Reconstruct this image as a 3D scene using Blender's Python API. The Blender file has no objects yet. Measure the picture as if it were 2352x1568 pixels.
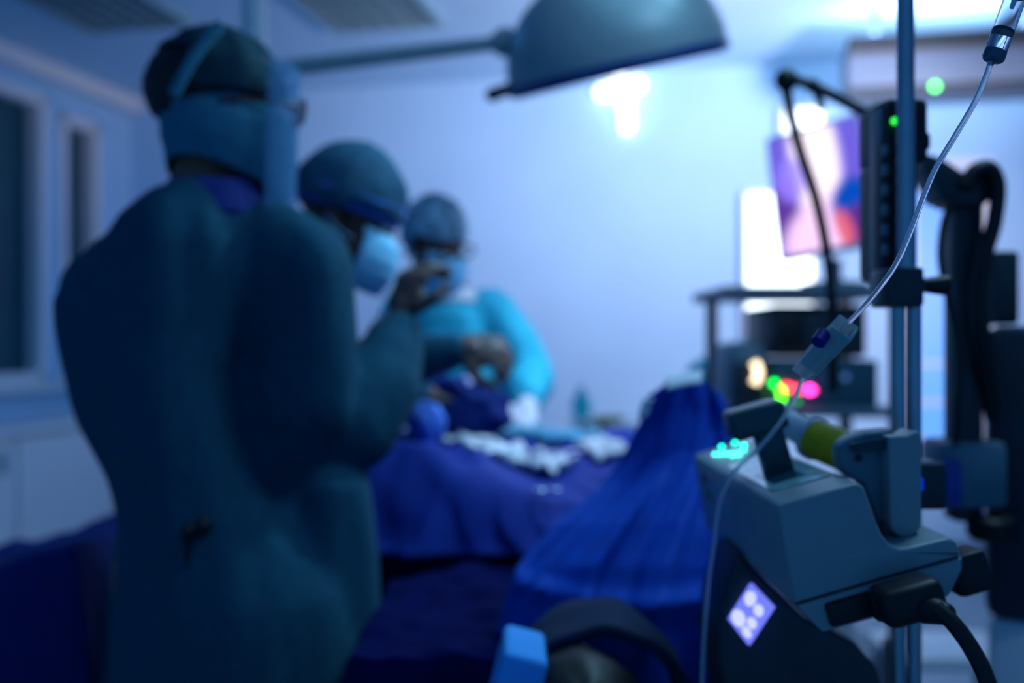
import bpy, bmesh, math, random
from mathutils import Vector, Matrix, noise, Quaternion
random.seed(7)
S = bpy.context.scene
COL = S.collection
PI = math.pi
# ------------------------------------------------------------------ camera
F = 2352 * 35 / 36.0
CAMZ = 1.25
cam_d = bpy.data.cameras.new('camera'); cam = bpy.data.objects.new('camera', cam_d); COL.objects.link(cam)
cam.location = (0, 0, CAMZ); cam.rotation_euler = (PI/2, 0, 0)
cam_d.lens = 35; cam_d.sensor_width = 36; cam_d.clip_start = 0.02
cam_d.dof.use_dof = True; cam_d.dof.focus_distance = 0.75; cam_d.dof.aperture_fstop = 2.4
S.camera = cam
# ------------------------------------------------------------------ view, world, lights
S.view_settings.view_transform = 'Standard'; S.view_settings.look = 'None'
S.view_settings.exposure = 0.0; S.view_settings.gamma = 1.0
S.view_settings.use_curve_mapping = False
S.cycles.use_denoising = True
S.cycles.max_bounces = 8
S.cycles.sample_clamp_indirect = 4
W = bpy.data.worlds.new('dim_blue_room'); S.world = W; W.use_nodes = True
W.node_tree.nodes['Background'].inputs[0].default_value = (0.03, 0.16, 0.42, 1)
W.node_tree.nodes['Background'].inputs[1].default_value = 0.9
def lamp(name, kind, loc, power, color, aim=None, **kw):
    d = bpy.data.lights.new(name, kind); d.energy = power; d.color = color
    for k, v in kw.items(): setattr(d, k, v)
    o = bpy.data.objects.new(name, d); COL.objects.link(o); o.location = loc
    if aim is not None:
        o.rotation_euler = (Vector(aim) - Vector(loc)).to_track_quat('-Z', 'Y').to_euler()
    return o
lamp('wall_fill_spot', 'SPOT', (1.95, 2.3, 1.75), 470, (0.88, 0.75, 0.90), aim=(1.3, 6.0, 1.85), spot_size=math.radians(78), spot_blend=1.0, shadow_soft_size=0.25)  # unseen spot added to brighten the back wall
lamp('ceiling_fill_spot', 'SPOT', (1.75, 3.0, 1.9), 300, (0.90, 0.78, 0.94), aim=(0.7, 4.9, 2.9), spot_size=math.radians(84), spot_blend=1.0, shadow_soft_size=0.08)  # added out of view to lift the ceiling's brightness
lamp('surgeon_fill_spot', 'SPOT', (0.75, 2.35, 2.7), 85, (0.30, 0.72, 1.0), aim=(-0.55, 1.75, 1.45), spot_size=math.radians(70), spot_blend=0.9, shadow_soft_size=0.12)  # no lamp head here; added to light the gowned figures from above
lamp('pump_fill_area', 'AREA', (0.95, 1.5, 2.86), 17, (0.35, 0.68, 1.0), aim=(0.85, 1.45, 0), size=0.5)  # added unseen area light for the pump's top faces
lamp('left_fill_area', 'AREA', (-1.2, 4.3, 2.84), 9, (0.05, 0.34, 1.0), aim=(-1.2, 4.3, 0), size=1.0)  # added blue fill light for the left side, no fixture there
lamp('surgical_beam', 'SPOT', (0.42, 2.75, 1.98), 75, (0.45, 0.66, 1.0), aim=(0.0, 2.45, 0.95), spot_size=1.5, spot_blend=0.8, shadow_soft_size=0.2)

# ------------------------------------------------------------------ helpers
def P(px, py, Y): return Vector(((px-1176)/F*Y, Y, CAMZ-(py-784)/F*Y))
def R(px, Y): return px/F*Y           # pixel length at depth -> metres
MATS = {}
def mat(name, col, rough=0.6, metal=0.0, var=0.12, scale=30, emit=None, es=1.0, trans=0.0, alpha=1.0, spec=0.5, bump=0.0, ior=1.45):
    if name in MATS: return MATS[name]
    m = bpy.data.materials.new(name); m.use_nodes = True
    nt = m.node_tree; b = nt.nodes['Principled BSDF']
    b.inputs['Roughness'].default_value = rough; b.inputs['Metallic'].default_value = metal
    b.inputs['Specular IOR Level'].default_value = spec; b.inputs['IOR'].default_value = ior
    tc = nt.nodes.new('ShaderNodeTexCoord')
    if var > 0:
        n = nt.nodes.new('ShaderNodeTexNoise'); n.inputs['Scale'].default_value = scale; n.inputs['Detail'].default_value = 4
        nt.links.new(tc.outputs['Object'], n.inputs['Vector'])
        r = nt.nodes.new('ShaderNodeValToRGB')
        r.color_ramp.elements[0].position = 0.3; r.color_ramp.elements[1].position = 0.7
        r.color_ramp.elements[0].color = (*[c*(1-var) for c in col], 1)
        r.color_ramp.elements[1].color = (*[min(1, c*(1+var)) for c in col], 1)
        nt.links.new(n.outputs['Fac'], r.inputs['Fac']); nt.links.new(r.outputs['Color'], b.inputs['Base Color'])
        if bump > 0:
            bp = nt.nodes.new('ShaderNodeBump'); bp.inputs['Strength'].default_value = bump; bp.inputs['Distance'].default_value = 0.01
            nt.links.new(n.outputs['Fac'], bp.inputs['Height']); nt.links.new(bp.outputs['Normal'], b.inputs['Normal'])
    else:
        b.inputs['Base Color'].default_value = (*col, 1)
    if emit is not None:
        b.inputs['Emission Color'].default_value = (*emit, 1); b.inputs['Emission Strength'].default_value = es
    b.inputs['Transmission Weight'].default_value = trans; b.inputs['Alpha'].default_value = alpha
    MATS[name] = m
    return m
# ---- mesh shapes
def box(bm, c, size, M=None, bev=0.0, seg=2):
    r = bmesh.ops.create_cube(bm, size=1.0)
    vs = r['verts']
    bmesh.ops.scale(bm, vec=size, verts=vs)
    if bev > 0:
        es = list({e for v in vs for e in v.link_edges})
        g = bmesh.ops.bevel(bm, geom=es, offset=bev, segments=seg, affect='EDGES', profile=0.5)
        vs = list({v for f in g['faces'] for v in f.verts} | {v for v in vs if v.is_valid})
    T = Matrix.Translation(c) @ (M.to_4x4() if M is not None else Matrix())
    bmesh.ops.transform(bm, matrix=T, verts=vs)
    return vs
def ell(bm, c, rad, M=None, u=20, v=14):
    r = bmesh.ops.create_uvsphere(bm, u_segments=u, v_segments=v, radius=1.0)
    T = Matrix.Translation(c) @ (M.to_4x4() if M is not None else Matrix()) @ Matrix.Diagonal((*rad, 1))
    bmesh.ops.transform(bm, matrix=T, verts=r['verts'])
    return r['verts']
def frame_z(d):
    d = Vector(d).normalized()
    a = Vector((0, 0, 1)) if abs(d.z) < 0.9 else Vector((1, 0, 0))
    x = a.cross(d).normalized(); y = d.cross(x)
    return x, y, d
def rings(bm, rs, cap=True, closed=True):
    prev = None; first = None
    for r in rs:
        cur = [bm.verts.new(p) for p in r]
        if prev:
            n = len(cur)
            for i in range(n if closed else n-1):
                bm.faces.new((prev[i], prev[(i+1) % n], cur[(i+1) % n], cur[i]))
        else: first = cur
        prev = cur
    if cap and closed:
        bm.faces.new(list(reversed(first))); bm.faces.new(prev)
def cone(bm, p0, p1, r0, r1, seg=20):
    p0, p1 = Vector(p0), Vector(p1)
    x, y, d = frame_z(p1-p0)
    rings(bm, [[p + (x*math.cos(2*PI*i/seg) + y*math.sin(2*PI*i/seg))*r for i in range(seg)] for p, r in ((p0, r0), (p1, r1))])
def limb(bm, p0, p1, r0, r1, seg=14):
    """tapered capsule"""
    p0, p1 = Vector(p0), Vector(p1)
    x, y, d = frame_z(p1-p0)
    out = []
    for k in range(1, 5):
        a = -PI/2 + PI/2*k/4
        out.append((p0 + d*r0*math.sin(a), r0*math.cos(a)))
    for k in range(0, 4):
        a = PI/2*k/4
        out.append((p1 + d*r1*math.sin(a), r1*math.cos(a)))
    rings(bm, [[p + (x*math.cos(2*PI*i/seg) + y*math.sin(2*PI*i/seg))*r for i in range(seg)] for p, r in out])
def smooth_path(pts, n=8):
    pts = [Vector(p) for p in pts]
    if len(pts) < 3: return pts
    q = [pts[0]*2-pts[1]] + pts + [pts[-1]*2-pts[-2]]
    out = []
    for i in range(1, len(q)-2):
        for k in range(n):
            t = k/n
            out.append(0.5*((2*q[i]) + (-q[i-1]+q[i+1])*t + (2*q[i-1]-5*q[i]+4*q[i+1]-q[i+2])*t*t + (-q[i-1]+3*q[i]-3*q[i+1]+q[i+2])*t**3))
    out.append(pts[-1])
    return out
def tube(bm, pts, r, seg=12, n=8, r1=None):
    pts = smooth_path(pts, n)
    x = None; rs = []
    for i, p in enumerate(pts):
        d = (pts[min(i+1, len(pts)-1)] - pts[max(i-1, 0)]).normalized()
        if x is None: x, y, _ = frame_z(d)
        else:
            x = (x - d*x.dot(d)).normalized(); y = d.cross(x)
        rr = r if r1 is None else r + (r1-r)*i/(len(pts)-1)
        rs.append([p + (x*math.cos(2*PI*k/seg) + y*math.sin(2*PI*k/seg))*rr for k in range(seg)])
    rings(bm, rs)
def prism(bm, poly, d, bev=0.0, seg=2):
    """poly: 3D points of a flat outline, pushed along vector d"""
    d = Vector(d)
    a = [bm.verts.new(p) for p in poly]; b = [bm.verts.new(Vector(p)+d) for p in poly]
    n = len(a); fs = [bm.faces.new(a), bm.faces.new(list(reversed(b)))]
    for i in range(n): fs.append(bm.faces.new((a[(i+1) % n], a[i], b[i], b[(i+1) % n])))
    bmesh.ops.recalc_face_normals(bm, faces=fs)
    if bev > 0:
        es = list({e for f in fs[:2] for e in f.edges})
        bmesh.ops.bevel(bm, geom=es, offset=bev, segments=seg, affect='EDGES', profile=0.5)
def lathe(bm, c, axis, prof, seg=32):
    c = Vector(c); x, y, d = frame_z(axis)
    rings(bm, [[c + d*h + (x*math.cos(2*PI*i/seg)+y*math.sin(2*PI*i/seg))*max(r, 1e-4) for i in range(seg)] for r, h in prof])
def sheet(bm, grid):
    V = [[bm.verts.new(p) for p in row] for row in grid]
    for i in range(len(V)-1):
        for j in range(len(V[0])-1):
            bm.faces.new((V[i][j], V[i][j+1], V[i+1][j+1], V[i+1][j]))
# ---- objects
def thing(name, loc, label, cat, group=None):
    o = bpy.data.objects.new(name, None); COL.objects.link(o); o.location = loc; o.empty_display_size = 0.05
    tag(o, label, cat, group); return o
def tag(o, label, cat, group=None, kind=None):
    if label: o['label'] = label
    if cat: o['category'] = cat
    if group: o['group'] = group
    if kind: o['kind'] = kind
    return o
def world_loc(o):
    v = Vector((0, 0, 0))
    while o is not None: v += o.location; o = o.parent
    return v
def obj(name, bm, m, parent=None, smooth=True, solid=0.0, fix=True):
    if isinstance(bm, bpy.types.Mesh): me = bm
    else:
        if fix: bmesh.ops.recalc_face_normals(bm, faces=bm.faces[:])
        me = bpy.data.meshes.new(name); bm.to_mesh(me); bm.free()
    xs = [v.co for v in me.vertices]
    lo = Vector([min(c[i] for c in xs) for i in range(3)]); hi = Vector([max(c[i] for c in xs) for i in range(3)])
    base = (lo+hi)/2
    if parent is None: base.z = lo.z
    me.transform(Matrix.Translation(-base))
    o = bpy.data.objects.new(name, me); COL.objects.link(o)
    o.parent = parent
    o.location = base - world_loc(parent)
    me.materials.append(m)
    if smooth:
        for p in me.polygons: p.use_smooth = True
        try: me.set_sharp_from_angle(angle=math.radians(40))
        except Exception: pass
    if solid:
        md = o.modifiers.new('thickness', 'SOLIDIFY'); md.thickness = solid; md.offset = 0
    return o
def B(): return bmesh.new()
def struct(name, bm, m, **k):
    o = obj(name, bm, m, None, **k); o['kind'] = 'structure'; return o
def remesh(bm, voxel, smooth=6, disp=None):
    """fuse overlapping shapes into one continuous skin"""
    bmesh.ops.recalc_face_normals(bm, faces=bm.faces[:])
    me = bpy.data.meshes.new('fused'); bm.to_mesh(me); bm.free()
    o = bpy.data.objects.new('fused', me); COL.objects.link(o)
    md = o.modifiers.new('r', 'REMESH'); md.mode = 'VOXEL'; md.voxel_size = voxel; md.use_smooth_shade = True
    if smooth:
        s = o.modifiers.new('s', 'SMOOTH'); s.factor = 0.5; s.iterations = smooth
    dg = bpy.context.evaluated_depsgraph_get()
    out = bpy.data.meshes.new_from_object(o.evaluated_get(dg))
    bpy.data.objects.remove(o); bpy.data.meshes.remove(me)
    if disp:
        nn = [v.normal.copy() for v in out.vertices]
        for v, n in zip(out.vertices, nn): v.co += n*disp(v.co, n)
        out.update()
    return out
def cloth_folds(amp, fx=9.0, fz=2.2, seed=0.0):
    def f(c, n):
        a = noise.noise(Vector((c.x*fx+seed, c.y*fx+seed*1.7, c.z*fz)))
        b = noise.noise(Vector((c.x*fx*2.3+seed, c.y*fx*2.3, c.z*fz*2.6+seed)))
        return amp*(a + 0.45*b)
    return f

# ------------------------------------------------------------------ materials
M_wall = mat('wall_paint', (0.38, 0.66, 0.90), 0.55, var=0.03, scale=3)
M_ceil = mat('ceiling_paint', (0.45, 0.72, 0.93), 0.7, var=0.03, scale=3)
M_floor = mat('floor_vinyl', (0.22, 0.30, 0.36), 0.25, var=0.15, scale=6)
M_white = mat('white_enamel', (0.78, 0.80, 0.82), 0.35, var=0.04)
M_darkglass = mat('dark_glass', (0.004, 0.07, 0.10), 0.08, var=0.1, scale=4)
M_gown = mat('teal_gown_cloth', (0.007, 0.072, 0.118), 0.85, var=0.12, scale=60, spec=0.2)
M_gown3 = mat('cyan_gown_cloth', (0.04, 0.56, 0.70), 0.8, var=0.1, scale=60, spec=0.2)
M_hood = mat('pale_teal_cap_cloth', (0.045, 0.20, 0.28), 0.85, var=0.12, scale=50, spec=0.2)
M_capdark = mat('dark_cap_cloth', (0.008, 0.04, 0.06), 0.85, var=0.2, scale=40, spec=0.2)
M_scrub = mat('royal_blue_scrub', (0.015, 0.03, 0.22), 0.85, var=0.15, scale=50)
M_hair = mat('black_hair', (0.008, 0.007, 0.007), 0.5, var=0.3, scale=120)
M_skin = mat('skin', (0.26, 0.09, 0.055), 0.5, var=0.1, scale=25)
M_mask = mat('blue_mask_paper', (0.30, 0.70, 1.0), 0.8, var=0.08, scale=40)
M_drape = mat('blue_drape_cloth', (0.003, 0.08, 0.52), 0.75, var=0.12, scale=40, spec=0.3)
M_navy = mat('navy_drape_cloth', (0.003, 0.02, 0.15), 0.85, var=0.15, scale=40, spec=0.2)
M_dark = mat('charcoal_plastic', (0.02, 0.035, 0.045), 0.4, var=0.15)
M_black = mat('black_rubber', (0.006, 0.007, 0.008), 0.5, var=0.2)
M_grey = mat('grey_blue_plastic', (0.09, 0.18, 0.23), 0.45, var=0.06)
M_pump = mat('pale_pump_plastic', (0.25, 0.32, 0.33), 0.4, var=0.03)
M_chrome = mat('brushed_steel', (0.35, 0.42, 0.48), 0.28, metal=0.9, var=0.06)
M_lampshell = mat('lamp_shell_enamel', (0.30, 0.40, 0.42), 0.4, var=0.04)
M_eye = mat('eye_white', (0.6, 0.6, 0.6), 0.2, var=0.02)
M_glove = mat('latex_glove', (0.15, 0.085, 0.07), 0.5, var=0.06)
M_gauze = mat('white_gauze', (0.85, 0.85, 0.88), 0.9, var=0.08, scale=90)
M_yellow = mat('yellow_plastic', (0.85, 0.60, 0.0), 0.45, var=0.08)
M_clear = mat('clear_plastic', (0.92, 0.96, 1.0), 0.05, var=0, trans=0.95, ior=1.2)
def glow(name, col, s): return mat(name, (0.02, 0.02, 0.02), 0.4, var=0, emit=col, es=s)

# ------------------------------------------------------------------ the room (turned 12 degrees)
TH = math.radians(12)
D1 = Vector((math.sin(TH), math.cos(TH), 0)); D2 = Vector((math.cos(TH), -math.sin(TH), 0))
RM = Matrix((D2, D1, Vector((0, 0, 1)))).transposed()     # columns: along back wall, into depth, up
C0 = Vector((-2.6, 6.8, 0)); H = 2.9
def room(a, b, z): return C0 + D2*a + D1*b + Vector((0, 0, z))   # a right along back wall, b (negative) towards us
RW = 8.2; RD = 7.4
bm = B(); box(bm, room(RW/2, -RD/2, -0.05), (RW+0.4, RD+0.4, 0.1), RM); struct('floor', bm, M_floor, smooth=False)
bm = B(); box(bm, room(RW/2, -RD/2, H+0.05), (RW+0.4, RD+0.4, 0.1), RM); struct('ceiling', bm, M_ceil, smooth=False)
bm = B(); box(bm, room(RW/2, 0.06, H/2), (RW+0.3, 0.12, H), RM); struct('wall_back', bm, M_wall, smooth=False)
bm = B(); box(bm, room(RW+0.06, -RD/2, H/2), (0.12, RD, H), RM); struct('wall_right', bm, M_wall, smooth=False)
# left wall with two window openings
WIN = [(-2.35, -0.885, 1.0, 2.71), (-0.766, -0.368, 1.0, 2.65)]
bm = B()
def lw(b0, b1, z0, z1): box(bm, room(-0.06, (b0+b1)/2, (z0+z1)/2), (0.12, b1-b0, z1-z0), RM)
lw(-RD, -2.35, 0, H); lw(-0.885, -0.766, 0, H); lw(-0.368, 0.0, 0, H)
lw(-2.35, -0.885, 0, 1.0); lw(-2.35, -0.885, 2.71, H); lw(-0.766, -0.368, 0, 1.0); lw(-0.766, -0.368, 2.65, H)
struct('wall_left', bm, M_wall, smooth=False)
for k, (b0, b1, z0, z1) in enumerate(WIN):
    bm = B()
    t = 0.07
    for (c, s) in ((((b0+t/2), (z0+z1)/2), (t, z1-z0)), (((b1-t/2), (z0+z1)/2), (t, z1-z0)), (((b0+b1)/2, z1-t/2), (b1-b0, t)), (((b0+b1)/2, z0+t/2), (b1-b0, t))):
        box(bm, room(-0.03, c[0], c[1]), (0.11, s[0], s[1]), RM, 0.006)
    w = struct('window_%d' % (k+1), bm, M_white, smooth=False)
    bm = B(); box(bm, room(-0.08, (b0+b1)/2, (z0+z1)/2), (0.02, b1-b0-2*t+0.01, z1-z0-2*t+0.01), RM); obj('window_glass', bm, M_darkglass, w, smooth=False)
    bm = B(); box(bm, room(0.05, (b0+b1)/2, z0-0.02), (0.12, b1-b0+0.1, 0.035), RM, 0.005); obj('window_sill', bm, M_white, w, smooth=False)
bm = B(); box(bm, room(0.05, -RD/2, H-0.05), (0.10, RD, 0.10), RM, 0.02); struct('trim_1', bm, M_white, smooth=False)
bm = B(); box(bm, room(RW/2, -0.02, 0.05), (RW, 0.03, 0.10), RM); struct('baseboard_back', bm, M_grey, smooth=False)
# blue lit tall window on the back wall, far right
def backwall(px, py, off=0.0):
    X = (px-1176)/F; n = Vector((-D1.x, -D1.y, 0)); d = Vector((X, 1, -(py-784)/F))
    t = (D1.dot(C0)-off)/D1.dot(d); q = d*t + Vector((0, 0, CAMZ))
    return (q-C0).dot(D2), q.z
a0, z1 = backwall(2100, 395); a1, z0 = backwall(2250, 1005)
M_bluewin = glow('blue_lit_glass', (0.09, 0.34, 1.0), 1.3)
bm = B()
for c, s in (((a0-0.03, (z0+z1)/2), (0.06, z1-z0+0.12)), ((a1+0.03, (z0+z1)/2), (0.06, z1-z0+0.12)), (((a0+a1)/2, z1+0.03), (a1-a0, 0.06)), (((a0+a1)/2, z0-0.03), (a1-a0, 0.06)), (((a0+a1)/2, z0+0.2), (a1-a0, 0.025)), (((a0+a1)/2, z0+0.42), (a1-a0, 0.02))):
    box(bm, room(c[0], -0.02, c[1]), (s[0], 0.05, s[1]), RM)
w3 = struct('window_3', bm, M_white, smooth=False)
bm = B(); box(bm, room((a0+a1)/2, -0.008, (z0+z1)/2), (a1-a0, 0.012, z1-z0), RM); obj('window_glass', bm, M_bluewin, w3, smooth=False)

# ------------------------------------------------------------------ ceiling troffers (unlit, louvred)
M_louv = mat('louvre_metal', (0.28, 0.46, 0.52), 0.35, metal=0.3, var=0.05)
M_recess = mat('troffer_recess', (0.12, 0.24, 0.28), 0.5, var=0.1)
def troffer(p_far, label):
    # p_far: far-edge centre on ceiling; runs back toward us along D1
    L, Wd = 1.2, 0.60
    c = p_far - D1*L/2
    t = thing('ceiling_light', (c.x, c.y, H-0.02), label, 'ceiling light', 'unlit louvred ceiling lights')
    bm = B(); box(bm, (c.x, c.y, H-0.004), (Wd-0.04, L-0.04, 0.006), RM); obj('recess_panel', bm, M_recess, t, smooth=False)
    bm = B()
    for s in (-1, 1):
        box(bm, Vector((c.x, c.y, H-0.02))+D2*s*(Wd/2-0.012), (0.024, L, 0.04), RM)
        box(bm, Vector((c.x, c.y, H-0.02))+D1*s*(L/2-0.012), (Wd-0.048, 0.024, 0.04), RM)
    obj('frame', bm, M_louv, t, smooth=False)
    bm = B()
    for i in range(1, 14): box(bm, Vector((c.x, c.y, H-0.018))+D1*(-L/2+i*L/14), (Wd-0.06, 0.006, 0.028), RM)
    for i in range(1, 6): box(bm, Vector((c.x, c.y, H-0.018))+D2*(-Wd/2+i*Wd/6), (0.012, L-0.06, 0.028), RM)
    obj('louvre_grid', bm, M_louv, t, smooth=False)
    return t
def ceil_pt(px, py):
    Y = (H-CAMZ)*F/(784-py); q = P(px, py, Y); q.z = H; return q
troffer(ceil_pt(893, 52), 'unlit louvred ceiling light between the spindle and the lamp dome')
troffer(ceil_pt(325, 52), 'unlit louvred ceiling light above the window wall, at left')

M_ac = mat('air_conditioner_plastic', (0.12, 0.19, 0.28), 0.5, var=0.03)
# ------------------------------------------------------------------ wall air conditioner with green display
OFF = 1.15
ac0, acz1 = backwall(1945, 82, OFF); ac1, acz0 = backwall(2460, 212, OFF)
acw = ac1-ac0; zc = (backwall(2150, 80, OFF)[1]+backwall(2150, 212, OFF)[1])/2; hh = backwall(2150, 80, OFF)[1]-backwall(2150, 212, OFF)[1]
t = thing('air_unit', room((ac0+ac1)/2, -OFF+0.14, zc-hh/2), 'long pale ceiling-hung air unit with dark slots and a green light, upper right', 'air conditioner')
bm = B(); box(bm, room((ac0+ac1)/2, -OFF+0.14, zc), (acw, 0.28, hh), RM, 0.02, 3); obj('housing', bm, M_ac, t)
bm = B(); box(bm, room((ac0+ac1)/2, -OFF, zc+hh/2-0.03), (acw-0.005, 0.04, 0.085), RM, 0.006); obj('top_vent', bm, M_dark, t, smooth=False)
bm = B(); box(bm, room((ac0+ac1)/2, -OFF, zc-hh/2+0.022), (acw-0.01, 0.03, 0.036), RM, 0.006); obj('air_outlet', bm, M_dark, t, smooth=False)
for k in (0.15, 0.85):
    bm = B(); box(bm, room(ac0+acw*k, -OFF+0.14, (zc+hh/2+H)/2), (0.03, 0.03, H-zc-hh/2), RM); obj('hanger', bm, M_ac, t, smooth=False)
q = room((ac0+ac1)/2, -OFF+0.16, zc+hh/2+0.03)
lamp('unit_top_fill', 'AREA', q, 12, (0.62, 0.76, 1.0), aim=q+D1*0.5+Vector((0, 0, 0.55)), shape='RECTANGLE', size=0.9, size_y=0.12)  # added light hidden on top of the unit, brightens the ceiling behind it
gp = backwall(2148, 198, OFF+0.03)
bm = B(); ell(bm, room(gp[0], -OFF-0.025, gp[1]), (0.015, 0.012, 0.015), RM); obj('indicator_light', bm, glow('green_led', (0.12, 1.0, 0.16), 9), t)

# ------------------------------------------------------------------ lit panels on the back wall
def lightbox(pxa, pya, pxb, pyb, label, es):
    a, zt = backwall(pxa, pya); b, zb = backwall(pxb, pyb)
    t = thing('light_box', room((a+b)/2, -0.05, zb), label, 'light box')
    bm = B(); box(bm, room((a+b)/2, -0.04, (zt+zb)/2), (b-a+0.05, 0.078, zt-zb+0.05), RM, 0.01); obj('casing', bm, M_white, t, smooth=False)
    bm = B(); box(bm, room((a+b)/2, -0.083, (zt+zb)/2), (b-a, 0.01, zt-zb), RM, 0.003); obj('lit_panel', bm, glow('white_light_panel', (0.75, 0.88, 1.0), es), t, smooth=False)
lightbox(1716, 452, 1862, 770, 'tall glowing white light box on the wall behind the monitor', 4.5)
lightbox(1800, 262, 1882, 330, 'small glowing white light box above the monitor', 4.5)
# T-shaped lamp
t = thing('wall_lamp', room(backwall(1430, 320)[0], -0.06, backwall(1430, 320)[1]), 'glowing white T-shaped lamp on the wall under the lamp dome', 'lamp')
def wp(px, py, off): a, z = backwall(px, py); return room(a, -off, z)
MG = glow('white_lamp_glow', (0.85, 0.93, 1.0), 3.8)
bm = B(); limb(bm, wp(1386, 218, 0.06), wp(1468, 199, 0.06), 0.042, 0.042); obj('light_bar', bm, MG, t)
bm = B(); limb(bm, wp(1438, 236, 0.06), wp(1443, 296, 0.06), 0.038, 0.038); obj('light_stem', bm, MG, t)
bm = B(); box(bm, wp(1432, 230, 0.012), (0.14, 0.025, 0.10), RM, 0.01); box(bm, wp(1432, 230, 0.03), (0.03, 0.05, 0.03), RM); obj('wall_bracket', bm, M_white, t)

# ------------------------------------------------------------------ surgical lamp with arm
YL = 2.75
ax = (P(1665, 92, YL) - P(1168, 205, YL)); ctr = P(1416, 148, YL); up = Vector((-ax.z, 0, ax.x)).normalized()
up = (up + Vector((0, -0.215, 0))).normalized()
rad = ax.length/2
t = thing('surgical_lamp', ctr, 'large dark dome surgical lamp hanging from a jointed ceiling arm', 'surgical lamp')
bm = B(); h = R(215, YL)
prof = [(rad*0.985, -0.012), (rad, 0.0), (rad*0.99, 0.02)] + [(rad*math.cos(a)**0.85, h*math.sin(a)) for a in [PI/2*k/12 for k in range(1, 12)]] + [(0.004, h)]
lathe(bm, ctr, up, prof, 48); obj('dome', bm, M_lampshell, t)
bm = B(); lathe(bm, ctr, up, [(rad*1.0, -0.028), (rad*1.012, -0.016), (rad*1.0, -0.002)], 48); obj('rim', bm, mat('rim_blue', (0.01, 0.06, 0.22), 0.4, var=0.05), t)
bm = B(); lathe(bm, ctr, up, [(rad*0.95, -0.034), (rad*0.96, -0.024)], 48); obj('lens_plate', bm, mat('lamp_lens', (0.05, 0.12, 0.3), 0.1, var=0.05), t)
YA = 2.75; A0 = P(585, 165, YA); A1 = P(1160, 97, YA)
bm = B(); cone(bm, A0, A1, R(20, YA), R(17, YA)); obj('arm', bm, M_lampshell, t)
bm = B(); ell(bm, A1, (R(34, YA), R(34, YA), R(34, YA))); obj('joint', bm, M_lampshell, t)
bm = B(); ell(bm, A0, (0.05, 0.05, 0.06)); obj('joint', bm, M_lampshell, t)
bm = B(); tube(bm, [A1, P(1186, 140, YA), P(1192, 190, YA), P(1172, 208, YA)], R(16, YA)); obj('yoke', bm, M_lampshell, t)
bm = B(); limb(bm, P(1190, 196, YA), P(1130, 218, YA), R(14, YA), R(16, YA)); obj('grip', bm, M_dark, t)
bm = B(); cone(bm, A0, Vector((A0.x-0.01, A0.y, H)), 0.034, 0.034); lathe(bm, (A0.x-0.01, A0.y, H-0.05), (0, 0, 1), [(0.05, 0), (0.11, 0.03), (0.12, 0.05)], 28); obj('ceiling_spindle', bm, M_white, t)

# ------------------------------------------------------------------ left side: worktop cabinet
t = thing('base_cabinet', room(0.25, -1.8, 0), 'white base cabinet with pale worktop under the dark windows', 'cabinet')
bm = B(); box(bm, room(0.25, -1.75, 0.44), (0.46, 3.3, 0.68), RM, 0.006); obj('body', bm, M_white, t, smooth=False)
bm = B(); box(bm, room(0.23, -1.75, 0.05), (0.40, 3.26, 0.10), RM); obj('plinth', bm, M_grey, t, smooth=False)
bm = B(); box(bm, room(0.265, -1.75, 0.80), (0.52, 3.36, 0.036), RM, 0.008); obj('worktop', bm, M_white, t, smooth=False)
for k in range(4):
    bm = B(); box(bm, room(0.489, -0.1-0.42-k*0.82, 0.44), (0.018, 0.80, 0.64), RM, 0.004); dr = obj('door', bm, M_white, t, smooth=False)
    bm = B(); box(bm, room(0.51, -0.1-0.42-k*0.82+0.3, 0.66), (0.025, 0.02, 0.12), RM, 0.006); obj('handle', bm, M_chrome, dr)
# left draped instrument table
def mound(x0, x1, y0, y1, top, foot, edge=0.12, nx=70, ny=60, amp=0.01, seed=0.0, shape=None):
    g = []
    for j in range(ny+1):
        row = []
        for i in range(nx+1):
            u, v = i/nx, j/ny
            x = x0+(x1-x0)*u; y = y0+(y1-y0)*v
            d = min(x-x0, x1-x, y-y0, y1-y)
            k = min(1, max(0, d/edge)); k = k*k*(3-2*k)
            zt = shape(x, y) if shape else top
            z = foot+(zt-foot)*k**0.6
            q = Vector((x*7+seed, y*7, seed))
            z += amp*noise.noise(q)*k + amp*0.6*noise.noise(q*2.7)*k
            s = (1-k)
            fx = s*amp*2.2*noise.noise(Vector((x*16+seed, y*16, z*2)))
            row.append(Vector((x+fx, y+fx*0.8, z)))
        g.append(row)
    return g
t = thing('instrument_table', (-1.35, 2.45, 0), 'low table under a navy drape at the left edge, behind the tall surgeon', 'table')
bm = B(); sheet(bm, mound(-2.05, -0.86, 2.08, 2.85, 0.83, 0.12, 0.09, amp=0.02, seed=3.1, shape=lambda x, y: 0.67+0.13*max(0, min(1, (x+1.45)/0.5))))
obj('drape', bm, M_navy, t, solid=0.004)
bm = B(); box(bm, (-1.45, 2.46, 0.635), (1.0, 0.6, 0.02)); obj('table_top', bm, M_chrome, t, smooth=False)
for sx in (-1.9, -1.0):
    for sy in (2.2, 2.72):
        bm = B(); cone(bm, (sx, sy, 0.0), (sx, sy, 0.63), 0.014, 0.014); obj('leg', bm, M_chrome, t)

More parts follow.
